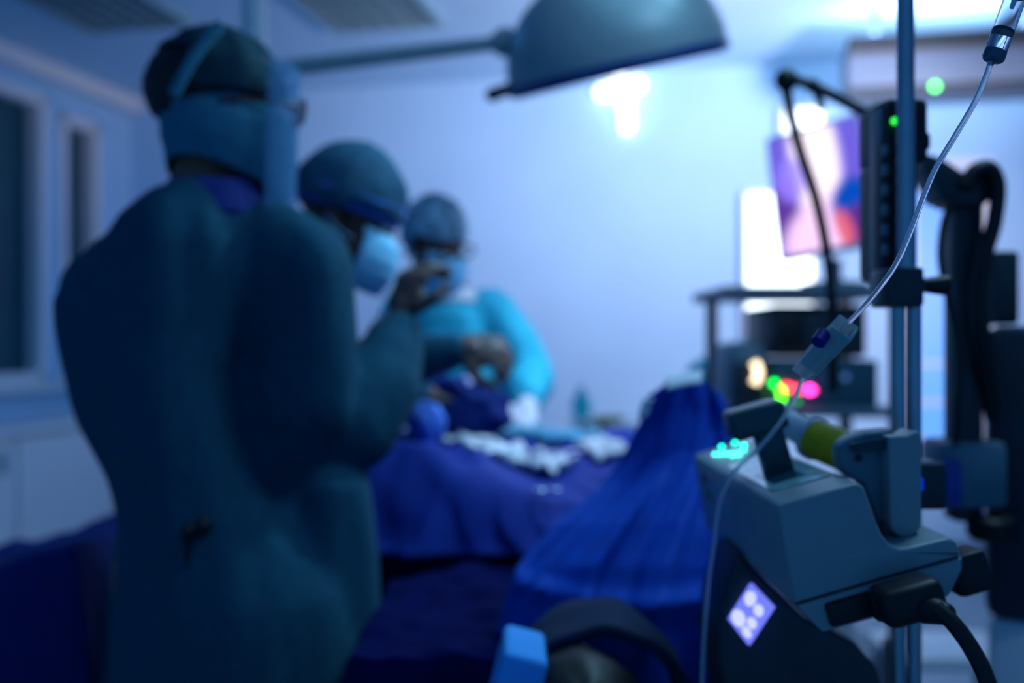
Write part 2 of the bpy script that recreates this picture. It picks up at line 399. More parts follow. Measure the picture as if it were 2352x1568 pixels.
# ------------------------------------------------------------------ people
def basis(face, up):
    f = Vector(face).normalized(); u = Vector(up); u = (u - f*u.dot(f)).normalized(); r = f.cross(u)
    return r, f, u
def add_head(bm, C, face, up, s=1.0):
    r, f, u = basis(face, up); Mx = Matrix((r, f, u)).transposed()
    L = lambda a, b, c: C + (r*a + f*b + u*c)*s
    ell(bm, L(0, -0.012, 0.035), (0.076*s, 0.097*s, 0.088*s), Mx, 28, 20)
    ell(bm, L(0, 0.032, -0.035), (0.060*s, 0.064*s, 0.085*s), Mx, 24, 18)
    ell(bm, L(0, 0.066, -0.098), (0.026*s, 0.022*s, 0.020*s), Mx)
    ell(bm, L(0, 0.035, -0.085), (0.050*s, 0.050*s, 0.030*s), Mx)
    limb(bm, L(0, 0.088, 0.012), L(0, 0.112, -0.026), 0.010*s, 0.015*s)
    for sd in (-1, 1):
        ell(bm, L(sd*0.030, 0.078, 0.030), (0.026*s, 0.014*s, 0.008*s), Mx)
        ell(bm, L(sd*0.080, -0.010, -0.012), (0.010*s, 0.020*s, 0.032*s), Mx)
        ell(bm, L(sd*0.040, 0.066, -0.025), (0.022*s, 0.020*s, 0.022*s), Mx)
    ell(bm, L(0, 0.090, -0.058), (0.024*s, 0.010*s, 0.006*s), Mx); ell(bm, L(0, 0.088, -0.070), (0.021*s, 0.010*s, 0.007*s), Mx)
def eyes(C, face, up, parent, s=1.0):
    r, f, u = basis(face, up); Mx = Matrix((r, f, u)).transposed()
    for sd in (-1, 1):
        bm = B(); ell(bm, C+(r*sd*0.031+f*0.083+u*0.014)*s, (0.013*s, 0.011*s, 0.009*s), Mx); e = obj('eye', bm, M_eye, parent)
        bm = B(); ell(bm, C+(r*sd*0.031+f*0.092+u*0.014)*s, (0.006*s, 0.003*s, 0.006*s), Mx, 12, 8); obj('iris', bm, M_black, e)
def add_hand(bm, wrist, d, n, side, curl=0.6, s=1.0):
    """d: pointing of the palm, n: back of the hand, side: +1 thumb towards d x n"""
    d = Vector(d).normalized(); n = Vector(n); n = (n-d*n.dot(d)).normalized(); x = d.cross(n)*side
    Mx = Matrix((x, d, n)).transposed()
    ell(bm, wrist+d*0.045*s, (0.040*s, 0.052*s, 0.017*s), Mx)
    limb(bm, wrist-d*0.02, wrist+d*0.03*s, 0.024*s, 0.026*s)
    lens = (0.072, 0.082, 0.076, 0.060); offs = (0.030, 0.010, -0.010, -0.029)
    for k in range(4):
        p = wrist + d*(0.085 if k in (1, 2) else 0.080)*s + x*offs[k]*s
        a = 0.15
        for q, (fr, rr) in enumerate(((0.45, 0.0098), (0.32, 0.0090), (0.23, 0.0082))):
            a += curl*(0.75 if q == 0 else 1.0) + 0.04*k
            dd = d*math.cos(a) - n*math.sin(a) + x*(0.05*(1.5-k))
            p2 = p + dd.normalized()*lens[k]*fr*s
            limb(bm, p, p2, rr*s, (rr-0.0006)*s, 10); p = p2
    p = wrist + d*0.028*s + x*0.030*s
    p2 = p + (d*0.55 + x*0.75 - n*0.25).normalized()*0.040*s
    p3 = p2 + (d*0.85 + x*0.1 - n*0.5).normalized()*0.034*s
    limb(bm, p, p2, 0.014*s, 0.0115*s, 10); limb(bm, p2, p3, 0.0110*s, 0.009*s, 10)
def body_mesh(J, voxel=0.007, smooth=4, hands=True):
    bm = B()
    add_head(bm, J['head'], J['face'], J['up'], J.get('hs', 1))
    limb(bm, J['head']-Vector(J['up']).normalized()*0.06-Vector(J['face']).normalized()*0.02, J['neck'], 0.052, 0.060)
    sh = (J['shL'], J['shR']); mid = (J['shL']+J['shR'])/2
    for s_ in sh: limb(bm, J['neck']-Vector((0, 0, 0.02)), s_, 0.055, 0.052)
    ax_ = (J['shR']-J['shL']).normalized(); fw = Vector((-ax_.y, ax_.x, 0)).normalized()
    up_ = (J['neck']-J['pelvis']).normalized()
    Mx = Matrix((ax_, fw, ax_.cross(fw))).transposed()
    cw = J.get('cw', 1)
    ell(bm, mid.lerp(J['pelvis'], 0.32), (0.155*cw, 0.105, 0.22), Mx); ell(bm, mid.lerp(J['pelvis'], 0.68), (0.135*cw, 0.095, 0.19), Mx)
    ell(bm, J['pelvis'], (0.155*cw, 0.11, 0.12), Mx)
    for k in 'LR':
        limb(bm, J['sh'+k], J['el'+k], 0.050, 0.040); limb(bm, J['el'+k], J['wr'+k], 0.040, 0.027)
        hd, hn, sd, cu = J['hand'+k]
        add_hand(bm, J['wr'+k], hd, hn, sd, cu)
        s_ = -1 if k == 'L' else 1
        hip = J['pelvis'] + ax_*s_*0.085*cw - Vector((0, 0, 0.04))
        an = J['foot'] + ax_*s_*0.12*cw; an.z = 0.08; kn = hip.lerp(an, 0.48)+fw*0.02
        limb(bm, hip, kn, 0.082, 0.055); limb(bm, kn, an, 0.052, 0.036)
        limb(bm, an-Vector((0, 0, 0.042))-fw*0.03, an-Vector((0, 0, 0.05))+fw*0.16, 0.036, 0.028)
    return remesh(bm, voxel, smooth)
def glove_mesh(w, hand, cuff_dir):
    bm = B(); hd, hn, sd, cu = hand
    add_hand(bm, w, hd, hn, sd, cu, 1.1)
    limb(bm, w-Vector(cuff_dir).normalized()*0.05, w, 0.036, 0.030)
    return remesh(bm, 0.005, 3)
def oval(c, ax_, fw, a, b, n=28):
    return [c + ax_*a*math.cos(2*PI*i/n) + fw*b*math.sin(2*PI*i/n) for i in range(n)]
def cap_shell(C, face, up, s, r0, cut, puff=0.0, back=0.0, seed=0.0, hi=0.0):
    """dome of cloth over the skull, open below the plane where local height < cut(angle)"""
    r, f, u = basis(face, up); bm = B(); nA, nE = 48, 18
    rows = []
    for j in range(nE+1):
        row = []
        for i in range(nA):
            a = 2*PI*i/nA; low = cut(a)
            e = low + (PI/2-low)*j/nE
            k = 1 + puff*noise.noise(Vector((math.cos(a)*2.2+seed, math.sin(a)*2.2, e*2.5)))
            loc = r*(math.cos(a)*math.cos(e)*r0[0]*k) + f*(math.sin(a)*math.cos(e)*r0[1]*k - 0.012 - back*max(0, -math.sin(a))*math.cos(e)) + u*(math.sin(e)*r0[2]*k + 0.035 + hi)
            row.append(C + loc*s)
        rows.append(row)
    rings(bm, rows, cap=False)
    return bm
def face_mask(C, face, up, s, w=0.078, z0=-0.118, z1=0.004, a0=1.2):
    r, f, u = basis(face, up); bm = B(); g = []
    for j in range(13):
        v = j/12; z = z0+(z1-z0)*v
        bulge = 0.104 + 0.022*math.sin(PI*min(1, v*0.95+0.05))**0.8 + (0.003 if j % 3 == 1 else 0)
        if v > 0.9: bulge -= 0.006
        row = []
        for i in range(25):
            a = -a0 + 2*a0*i/24
            row.append(C + (r*math.sin(a)*w*(0.86+0.2*math.sin(PI*v)) + f*((bulge+0.0)*math.cos(a)**0.75*1.0 + 0.006) + u*z)*s)
        g.append(row)
    sheet(bm, g); return bm
def strap(C, face, up, s, sd, z):
    r, f, u = basis(face, up)
    bm = B(); tube(bm, [C+(r*sd*0.078+f*0.04+u*z)*s, C+(r*sd*0.088+f*0.005+u*(z*0.4-0.01))*s, C+(r*sd*0.092-f*0.022-u*0.005)*s], 0.002*s, 6)
    return bm
def sleeve(bm, pts, rr):
    for k in range(len(pts)-1): limb(bm, pts[k], pts[k+1], rr[k], rr[k+1], 18)

# ---- tall surgeon with his back to us
Y1 = 1.70
J = dict(head=P(512, 262, Y1+0.02), face=Vector((0.93, 0.36, -0.06)), up=Vector((0.06, 0.0, 1)), hs=1.0,
         neck=P(478, 455, Y1), shL=P(325, 560, Y1-0.02), shR=P(590, 560, Y1+0.03), pelvis=P(440, 1260, Y1+0.01), cw=0.58,
         elL=P(222, 725, Y1+0.10), wrL=P(545, 900, Y1+0.17), elR=P(668, 985, Y1+0.02), wrR=P(918, 740, Y1+0.22), foot=P(540, 1700, Y1+0.03))
J['handL'] = (Vector((0.95, 0.05, 0.1)), Vector((-0.1, 0.2, 1)), -1, 0.5)
J['handR'] = (Vector((0.22, 0.2, 0.95)), Vector((-0.6, -0.75, 0.2)), 1, 0.6)
p1 = thing('person', (J['foot'].x, J['foot'].y, 0), 'person seen from behind in a long dark teal gown and cap, tall at left', 'person', None)
obj('body', body_mesh(J), M_skin, p1)
eyes(J['head'], J['face'], J['up'], p1)
bm = B(); ax_, fw = Vector((0.97, 0.22, 0)).normalized(), Vector((-0.22, 0.97, 0)).normalized()
ringdat = [(432, 470, 70, .075), (455, 460, 125, .10), (500, 450, 178, .125), (560, 438, 205, .14), (630, 418, 228, .145), (690, 388, 240, .15), (760, 376, 222, .15), (860, 372, 200, .155), (980, 398, 198, .155),
           (1100, 448, 200, .15), (1200, 495, 220, .155), (1350, 548, 270, .165), (1568, 574, 298, .17), (1900, 574, 310, .18), (2180, 574, 310, .18)]
rings(bm, [oval(P(c, y, Y1), ax_, fw, R(hw, Y1), b) for y, c, hw, b in ringdat])
rings(bm, [oval(P(c, y, Y1+0.05), ax_, fw, R(hw, Y1), b) for y, c, hw, b in [(1075, 745, 70, .06), (1100, 738, 100, .09), (1200, 735, 116, .10), (1350, 742, 122, .11), (1568, 750, 132, .12), (2180, 750, 136, .12)]])
sleeve(bm, [P(610, 545, Y1+0.0), P(690, 640, Y1), P(700, 780, Y1), P(690, 920, Y1), P(678, 1015, Y1+0.01)], [.075, .088, .088, .090, .066])
sleeve(bm, [P(672, 1010, Y1+0.02), P(775, 968, Y1+0.08), P(858, 890, Y1+0.14), P(908, 770, Y1+0.205)], [.066, .096, .076, .042])
sleeve(bm, [P(325, 565, Y1), P(268, 640, Y1+0.03), P(205, 705, Y1+0.09)], [.06, .066, .056]); sleeve(bm, [P(212, 718, Y1+0.10), P(525, 895, Y1+0.165)], [.062, .048])
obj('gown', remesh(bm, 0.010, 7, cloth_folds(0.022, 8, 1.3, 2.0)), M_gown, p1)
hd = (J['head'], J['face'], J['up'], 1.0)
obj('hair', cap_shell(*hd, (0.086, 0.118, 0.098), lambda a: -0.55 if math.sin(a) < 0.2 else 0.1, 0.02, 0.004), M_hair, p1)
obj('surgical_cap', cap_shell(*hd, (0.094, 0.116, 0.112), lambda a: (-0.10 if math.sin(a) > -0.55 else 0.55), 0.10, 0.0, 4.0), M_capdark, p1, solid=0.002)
# cloth hood wrapped over jaw, neck and cheeks
r, f, u = basis(J['face'], J['up']); C = J['head']; g = []
bm = B()
for j in range(15):
    v = j/14; row = []
    for i in range(48):
        a = 2*PI*i/48
        k = 1+0.035*noise.noise(Vector((math.cos(a)*3, math.sin(a)*3, v*4)))+0.02*noise.noise(Vector((math.cos(a)*6, math.sin(a)*6, v*12)))
        lo = -0.128-0.030*math.sin(a)+0.030*math.cos(a); hi = 0.030-0.035*max(0, math.sin(a))
        z = lo+(hi-lo)*v
        wr = 0.082 + 0.012*math.sin(PI*v); fr = (0.118+0.012*math.sin(PI*v)) if math.sin(a) > 0 else (0.085+0.030*v)
        row.append(C + r*math.cos(a)*wr*k + f*(math.sin(a)*fr*k) + u*z)
    g.append(row)
rings(bm, g, cap=False)
obj('face_hood', bm, M_hood, p1, solid=0.003)
bm = B()
tube(bm, [C+(r*0.096-f*0.02+u*0.125), C+(r*0.1-f*0.06+u*0.06), C+(r*0.096-f*0.085+u*0.0)], 0.010, 10); obj('cap_tie', bm, M_hood, p1)
bm = B(); g = []
for j in range(7):
    v = j/6; g.append(oval(J['neck']+Vector((0.01, 0, -0.035+0.06*v)), ax_, fw, 0.092-0.018*v, 0.088-0.018*v, 32))
rings(bm, g, cap=False); obj('scrub_collar', bm, M_scrub, p1, solid=0.004)
bm = B()
for sd in (-1, 1):
    tube(bm, [C+r*sd*0.094-f*0.01+u*0.006, C+r*sd*0.088+f*0.07+u*0.016, C+r*sd*0.066+f*0.122+u*0.016], 0.0035, 8)
    tube(bm, [C+r*sd*0.033+f*0.13+u*0.016+(r*math.cos(q)*0.028+u*math.sin(q)*0.02) for q in [2*PI*k/10 for k in range(11)]], 0.003, 8, 3)
tube(bm, [C-r*0.008+f*0.132+u*0.02, C+r*0.008+f*0.132+u*0.02], 0.003, 8)
obj('eyeglasses', bm, mat('red_brown_frames', (0.12, 0.04, 0.03), 0.4), p1)
obj('glove', glove_mesh(J['wrR'], J['handR'], J['wrR']-J['elR']), M_glove, p1)
obj('glove', glove_mesh(J['wrL'], J['handL'], J['wrL']-J['elL']), M_glove, p1)
bm = B()
for q in (P(434, 1222, Y1-0.165), P(468, 1208, Y1-0.165)): ell(bm, q, (0.012, 0.014, 0.014))
tube(bm, [P(434, 1222, Y1-0.165), P(452, 1228, Y1-0.17), P(468, 1208, Y1-0.165)], 0.006, 8)
tube(bm, [P(434, 1222, Y1-0.165), P(428, 1260, Y1-0.165), P(432, 1300, Y1-0.165)], 0.004, 8)
obj('back_tie', bm, M_black, p1)
r, f, u = basis(J['face'], J['up']); C = J['head']; g = []
bm = B()
for j in range(15):
    v = j/14; z = 0.085-0.265*v
    g.append([C + r*math.sin(a)*0.108 + f*(0.112*math.cos(a)**0.8+0.014+0.008*v) + u*z for a in [-1.25+2.5*i/28 for i in range(29)]])
sheet(bm, g); obj('face_shield', bm, mat('shield_film', (0.10, 0.26, 0.50), 0.6, var=0, alpha=0.35, spec=0.1), p1, solid=0.0015)

# ---- bending surgeon in profile
Y2 = 2.15
J = dict(head=P(798, 508, Y2), face=Vector((0.92, -0.05, -0.40)), up=Vector((0.40, 0, 0.92)), hs=1.06,
         neck=P(722, 640, Y2), shL=P(600, 735, Y2+0.17), shR=P(668, 752, Y2-0.17), pelvis=P(480, 1120, Y2+0.05),
         elL=P(760, 905, Y2+0.24), wrL=P(960, 905, Y2+0.30), elR=P(800, 868, Y2+0.03), wrR=P(1045, 802, Y2+0.02), foot=P(470, 1700, Y2+0.05))
J['handL'] = (Vector((1, 0.1, -0.2)), Vector((0, 0, 1)), -1, 0.5)
J['handR'] = (Vector((1, 0.0, -0.05)), Vector((0.1, -0.8, 0.5)), 1, 0.85)
p2 = thing('person', (J['foot'].x, J['foot'].y, 0), 'person in profile with puffy blue cap and mask, head bowed, between the others', 'person', None)
obj('body', body_mesh(J), M_skin, p2)
hd = (J['head'], J['face'], J['up'], 1.06); eyes(J['head'], J['face'], J['up'], p2, 1.06)
obj('hair', cap_shell(*hd, (0.083, 0.104, 0.096), lambda a: 0.16 if math.sin(a) > 0.3 else -0.45, 0.01), M_hair, p2)
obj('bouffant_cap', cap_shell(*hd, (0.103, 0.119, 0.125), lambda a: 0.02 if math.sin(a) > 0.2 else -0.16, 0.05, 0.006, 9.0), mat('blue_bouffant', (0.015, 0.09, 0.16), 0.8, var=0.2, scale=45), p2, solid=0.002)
r, f, u = basis(J['face'], J['up']); C = J['head']; g = []
for j in range(4):
    g.append([C + (r*math.cos(a)*(0.102-0.004*j) + f*(math.sin(a)*(0.116-0.003*j)-0.012) + u*(0.052-0.013*j + 0.012*math.sin(a)))*1.06 for a in [2*PI*i/40 for i in range(40)]])
bm = B(); rings(bm, g, cap=False); obj('cap_band', bm, mat('cap_band_blue', (0.05, 0.16, 0.55), 0.8), p2, solid=0.004)
obj('face_mask', face_mask(*hd), M_mask, p2, solid=0.002)
for sd in (-1, 1): obj('mask_strap', strap(*hd, sd, -0.03), M_mask, p2)
bm = B(); ax_, fw = Vector((0.2, -0.98, 0)).normalized(), Vector((0.98, 0.2, 0)).normalized()
rings(bm, [oval(P(c, y, Y2), ax_, fw, a, b) for y, c, a, b in [(655, 702, .08, .07), (690, 668, .17, .11), (760, 622, .215, .14), (860, 575, .22, .15), (980, 525, .21, .15), (1100, 490, .22, .16), (1300, 470, .25, .19), (1560, 470, .26, .20), (1800, 470, .26, .2)]])
sleeve(bm, [P(660, 750, Y2-0.17), P(740, 850, Y2-0.03), P(805, 868, Y2+0.03), P(930, 830, Y2+0.03), P(1040, 806, Y2+0.02)], [.082, .076, .070, .058, .042])
sleeve(bm, [P(600, 740, Y2+0.17), P(755, 900, Y2+0.24), P(955, 905, Y2+0.30)], [.08, .07, .045])
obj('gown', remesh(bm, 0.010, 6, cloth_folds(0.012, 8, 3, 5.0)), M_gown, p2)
bm = B(); g = [oval(J['neck']+Vector((-0.004-0.01*j, 0, 0.01-0.014*j)), ax_, fw, 0.078+0.008*j, 0.072+0.008*j, 28) for j in range(4)]
rings(bm, g, cap=False); obj('collar', bm, M_gown, p2, solid=0.004)
obj('glove', glove_mesh(J['wrR'], J['handR'], J['wrR']-J['elR']), M_glove, p2)
obj('glove', glove_mesh(J['wrL'], J['handL'], J['wrL']-J['elL']), M_glove, p2)

# ---- far surgeon in cyan, half facing us
Y3 = 2.92
J = dict(head=P(998, 562, Y3), face=Vector((0.62, -0.70, -0.36)), up=Vector((0.12, -0.3, 0.95)), hs=0.98,
         neck=P(1030, 672, Y3+0.05), shL=P(1140, 720, Y3+0.06), shR=P(920, 715, Y3+0.06), pelvis=P(1085, 1090, Y3+0.14),
         elL=P(1222, 872, Y3-0.02), wrL=P(1212, 935, Y3-0.22), elR=P(890, 880, Y3-0.05), wrR=P(1000, 905, Y3-0.26), foot=P(1085, 1700, Y3+0.14))
J['handL'] = (Vector((-0.25, -0.7, -0.35)), Vector((0.2, -0.3, 1)), 1, 0.45)
J['handR'] = (Vector((0.5, -0.6, -0.3)), Vector((0, -0.3, 1)), -1, 0.5)
p3 = thing('person', (J['foot'].x, J['foot'].y, 0), 'person in a bright cyan gown and patterned cap facing the table, farthest from us', 'person', None)
obj('body', body_mesh(J), M_skin, p3)
hd = (J['head'], J['face'], J['up'], 0.98); eyes(J['head'], J['face'], J['up'], p3, 0.98)
obj('hair', cap_shell(*hd, (0.082, 0.103, 0.095), lambda a: 0.16 if math.sin(a) > 0.3 else -0.45, 0.01), M_hair, p3)
M_pat = mat('patterned_cap', (0.26, 0.44, 0.56), 0.8, var=0.65, scale=38)
obj('surgical_cap', cap_shell(*hd, (0.096, 0.113, 0.116), lambda a: 0.06 if math.sin(a) > 0.2 else -0.40, 0.05, 0.0, 12.0), M_pat, p3, solid=0.002)
obj('face_mask', face_mask(*hd), M_mask, p3, solid=0.002)
for sd in (-1, 1): obj('mask_strap', strap(*hd, sd, -0.03), M_mask, p3)
r, f, u = basis(J['face'], J['up']); C = J['head']
bm = B()
for sd in (-1, 1):
    tube(bm, [C+(r*sd*0.033+f*0.115+u*0.014+(r*math.cos(q)*0.027+u*math.sin(q)*0.019))*0.98 for q in [2*PI*k/10 for k in range(11)]], 0.004, 8, 3)
    tube(bm, [C+r*sd*0.06+f*0.11+u*0.014, C+r*sd*0.086+f*0.04+u*0.01, C+r*sd*0.09-f*0.01+u*0.005], 0.003, 8)
tube(bm, [C-r*0.007+f*0.117+u*0.014, C+r*0.007+f*0.117+u*0.014], 0.003)
obj('eyeglasses', bm, MATS['red_brown_frames'], p3)
bm = B(); ax_, fw = Vector((0.98, 0.15, 0)).normalized(), Vector((-0.15, 0.98, 0)).normalized()
rings(bm, [oval(P(c, y, Y3+0.07), ax_, fw, R(hw, Y3), b) for y, c, hw, b in [(668, 1040, 52, .07), (690, 1040, 105, .10), (730, 1036, 135, .13), (800, 1042, 132, .14), (900, 1058, 130, .15), (1000, 1075, 135, .15), (1150, 1085, 150, .18), (1450, 1085, 165, .20), (1700, 1085, 165, .2)]])
sleeve(bm, [P(1120, 722, Y3+0.06), P(1178, 785, Y3+0.03), P(1215, 868, Y3-0.02), P(1210, 925, Y3-0.19)], [.088, .086, .074, .045])
sleeve(bm, [P(940, 722, Y3+0.06), P(900, 800, Y3+0.02), P(895, 875, Y3-0.05), P(990, 903, Y3-0.23)], [.085, .08, .07, .045])
obj('gown', remesh(bm, 0.010, 6, cloth_folds(0.018, 9, 3.5, 8.0)), M_gown3, p3)
bm = B(); g = [oval(J['neck']+Vector((0.0, -0.005, 0.012-0.014*j)), ax_, fw, 0.074+0.010*j, 0.072+0.008*j, 28) for j in range(4)]
rings(bm, g, cap=False); obj('collar', bm, M_white, p3, solid=0.004)
obj('glove', glove_mesh(J['wrL'], J['handL'], J['wrL']-J['elL']), M_gauze, p3)
obj('glove', glove_mesh(J['wrR'], J['handR'], J['wrR']-J['elR']), M_gauze, p3)

# ------------------------------------------------------------------ operating table, patient, drapes
t = thing('operating_table', (0.07, 2.0, 0), 'operating table under the blue drapes, mostly hidden', 'operating table')
bm = B(); box(bm, (0.07, 1.83, 0.70), (0.50, 1.56, 0.07), None, 0.02); obj('mattress', bm, M_black, t)
bm = B(); box(bm, (0.07, 1.83, 0.645), (0.48, 1.54, 0.04), None, 0.005); obj('frame', bm, M_chrome, t)
bm = B(); box(bm, (0.07, 2.15, 0.35), (0.30, 0.40, 0.55), None, 0.03); obj('column', bm, M_chrome, t)
bm = B(); box(bm, (0.07, 2.10, 0.04), (0.50, 0.9, 0.08), None, 0.02); obj('base', bm, M_dark, t)
def body_top(x, y):
    near = max(0, min(1, (y-1.86)/0.55))
    hgt = 0.985 + 0.02*near - 0.085*max(0, min(1, (x+0.06)/0.16))*(1-near)
    hgt += 0.035*math.exp(-((x+0.18)/0.09)**2-((y-2.02)/0.16)**2)
    return hgt
bm = B(); sheet(bm, mound(-0.47, 0.44, 1.90, 2.76, 1.03, 0.84, 0.13, 110, 120, 0.022, 6.6, body_top))
dr = obj('surgical_drape', bm, mat('shaded_blue_drape', (0.002, 0.026, 0.27), 0.8, var=0.12, scale=40, spec=0.3), None, solid=0.004); tag(dr, 'wide royal blue drape over the patient on the operating table', 'drape')  # same blue cloth, its shade put into this darker colour
bm = B(); g = []
for j in range(30):
    v = j/29; z = 0.84-0.72*v
    g.append([Vector((-0.38+0.80*i/60, 2.05-0.05*v+0.02*noise.noise(Vector((i*0.22, 1.3, v*1.2))), z)) for i in range(61)])
sheet(bm, g); o = obj('skirt_drape', bm, M_navy, None, solid=0.004); tag(o, 'navy cloth hanging down below the wide blue drape', 'drape')
# screen drape in front (anaesthetic side)
Lp = [(1500, 905), (1474, 960), (1432, 1050), (1372, 1125), (1270, 1210), (1185, 1305), (1140, 1450), (1100, 1620), (1080, 1900)]
Rp = [(1655, 905), (1690, 960), (1700, 1040), (1715, 1110), (1735, 1200), (1760, 1300), (1790, 1400), (1810, 1600), (1830, 1900)]
YT = [1.62, 1.61, 1.58, 1.53, 1.48, 1.44, 1.415, 1.41, 1.41]
def lerpl(L, t):
    x = t*(len(L)-1); i = min(int(x), len(L)-2); k = x-i
    a, b = L[i], L[i+1]
    return a+(b-a)*k if not isinstance(a, tuple) else tuple(p+(q-p)*k for p, q in zip(a, b))
g = []; NX = 70
for j in range(-14, 91):
    tt = max(0, j)/90
    (xl, yl), (xr, yr) = lerpl(Lp, tt), lerpl(Rp, tt); Yc = lerpl(YT, tt)
    row = []
    for i in range(NX+1):
        s = i/NX
        px = xl+(xr-xl)*s; py = yl+(yr-yl)*s
        arch = math.sin(PI*min(1, max(0, s)))
        py -= 42*arch**1.2*math.exp(-tt*7)
        Yd = Yc - 0.03*arch*(0.25+tt) + 0.10*(1-s)**2*tt
        n1 = noise.noise(Vector((s*7+tt*2.2, tt*1.6, 2.0)))
        n2 = noise.noise(Vector((s*17+tt*5, tt*3, 5.0)))
        Yd += 0.030*n1 + 0.012*n2
        Yd += 0.02*math.exp(-((py-(1330+60*math.sin(PI*s)))/24)**2)*-1
        q = P(px, py, Yd)
        if j < 0:
            b = -j/14
            q = P(px, py, Yd) + Vector((0.02*b*(s-0.5), 0.20*b, -0.01*b - 0.12*b*b + 0.012*n1*b))
        row.append(q)
    g.append(row)
bm = B(); sheet(bm, g); o = obj('screen_drape', bm, M_drape, None, solid=0.004); tag(o, 'royal blue drape rising to a peak over a screen bar, left of the grey pump', 'drape')
for a_, b_, w_ in (((1530, 884), (1612, 868), 16), ((1476, 958), (1490, 915), 15)):  # white strips stand in for light catching the drape's top edge
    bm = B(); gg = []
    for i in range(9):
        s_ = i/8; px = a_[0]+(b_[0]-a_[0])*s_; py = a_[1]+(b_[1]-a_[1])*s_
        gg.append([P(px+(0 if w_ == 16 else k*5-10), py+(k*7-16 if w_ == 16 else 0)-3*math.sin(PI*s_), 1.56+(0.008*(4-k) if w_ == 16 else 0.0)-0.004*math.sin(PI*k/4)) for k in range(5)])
    sheet(bm, gg); obj('edge_highlight', bm, M_gauze, o, solid=0.003)
t = thing('drape_screen', (0.27, 1.70, 0.6), 'steel screen bar holding up the peaked blue drape', 'drape screen')
bm = B(); tube(bm, [P(1500, 945, 1.70), P(1560, 912, 1.70), P(1650, 940, 1.70)], 0.008, 10); obj('top_bar', bm, M_chrome, t)
for px in (1500, 1650):
    bm = B(); q = P(px, 945, 1.70); cone(bm, (q.x, q.y, 0.66), q, 0.008, 0.008); obj('post', bm, M_chrome, t)
# patient's head and shoulders under the drape
hc = P(1325, 1690, 1.20)
bm = B(); add_head(bm, hc, Vector((0, 0.5, 0.87)), Vector((0, -0.87, 0.5)))
limb(bm, hc+Vector((0, 0.08, -0.02)), hc+Vector((0, 0.18, 0.0)), 0.055, 0.06)
ell(bm, hc+Vector((0, 0.48, -0.05)), (0.17, 0.24, 0.065)); ell(bm, hc+Vector((0, 0.85, -0.04)), (0.16, 0.3, 0.07))
for s in (-1, 1):
    limb(bm, hc+Vector((s*0.15, 0.30, -0.055)), hc+Vector((s*0.17, 0.62, -0.06)), 0.042, 0.036)
    limb(bm, hc+Vector((s*0.09, 1.05, 0)), hc+Vector((s*0.11, 1.45, 0.02)), 0.08, 0.06)
p4 = thing('person', (hc.x, hc.y, 0.735), 'person lying on the operating table, dark-haired head under the cloth arch', 'person')
obj('body', remesh(bm, 0.008, 4), M_skin, p4)
obj('hair', cap_shell(hc, Vector((0, 0.5, 0.87)), Vector((0, -0.87, 0.5)), 1.0, (0.086, 0.108, 0.1), lambda a: 0.1 if math.sin(a) > 0.4 else -0.4, 0.04), M_hair, p4)
bm = B(); sheet(bm, mound(-0.29, 0.12, 1.31, 1.98, 0.83, 0.30, 0.07, 60, 90, 0.02, 2.2, lambda x, y: 0.815+0.03*(x+0.1)))
o = obj('chest_sheet', bm, mat('black_navy_cloth', (0.001, 0.004, 0.055), 0.95, var=0.15, spec=0.05), None, solid=0.004); tag(o, 'dark navy sheet over the chest of the lying person, under the peaked drape', 'sheet')
# dark cloth arch over the head
g = []
for j in range(26):
    v = j/25; row = []
    for i in range(61):
        a = PI*i/60
        k = 1+0.06*noise.noise(Vector((a*2.0, v*2.5, 1)))
        c = P(1372, 1588, 1.27)
        row.append(Vector((c.x - math.cos(a)*0.118*k, 1.20+0.15*v+0.008*noise.noise(Vector((a*3, v*3, 8))), 0.735 + math.sin(a)**0.8*(0.165)*k)))
    g.append(row)
bm = B(); sheet(bm, g); o = obj('head_cloth', bm, mat('dark_navy_cloth', (0.006, 0.02, 0.06), 0.9, var=0.2), None, solid=0.014)
tag(o, 'dark navy cloth arched over the head of the lying person', 'cloth')
bm = B(); box(bm, P(1180, 1606, 1.15)+Vector((0, 0.03, 0)), (0.052, 0.12, 0.12), Matrix.Rotation(0.25, 3, 'Y'), 0.008, 3)
o = obj('pillow', bm, mat('pale_blue_paper', (0.06, 0.42, 1.0), 0.8, var=0.04), None); tag(o, 'pale blue pillow beside the head of the lying person', 'pillow')

# ------------------------------------------------------------------ things lying on the drape
def on_drape(px, py, lift=0.012):
    Y = 1.9
    for _ in range(400):
        q = P(px, py, Y)
        if q.z < body_top(q.x, Y)+lift: break
        Y += 0.004
    return q
def strip_cloth(name, pts, w, amp, m, label, cat, group=None, seed=0):
    pts = smooth_path(pts, 10); g = []
    for k, p in enumerate(pts):
        d = (pts[min(k+1, len(pts)-1)]-pts[max(k-1, 0)]); d.z = 0; d.normalize(); s = Vector((-d.y, d.x, 0))
        g.append([p + s*w*(i/10-0.5) + Vector((0, 0, amp*noise.noise(Vector((k*0.35+seed, i*0.5, seed))))) for i in range(11)])
    bm = B(); sheet(bm, g); o = obj(name, bm, m, None, solid=0.006); tag(o, label, cat, group); return o
strip_cloth('gauze_strip', [on_drape(1110, 1020), on_drape(1170, 1040), on_drape(1240, 1056), on_drape(1300, 1072)], 0.13, 0.03, M_gauze, 'long white gauze strip across the blue drape', 'gauze', seed=2)
strip_cloth('gauze_pad', [on_drape(1010, 1000), on_drape(1060, 1008), on_drape(1110, 1012)], 0.09, 0.02, M_gauze, 'small white gauze pad on the drape, nearer the far surgeon', 'gauze', seed=5)
strip_cloth('gauze_pad', [on_drape(1365, 1012), on_drape(1395, 1030), on_drape(1418, 1044)], 0.10, 0.03, M_gauze, 'crumpled white gauze pad on the drape beside the peaked drape', 'gauze', seed=11)
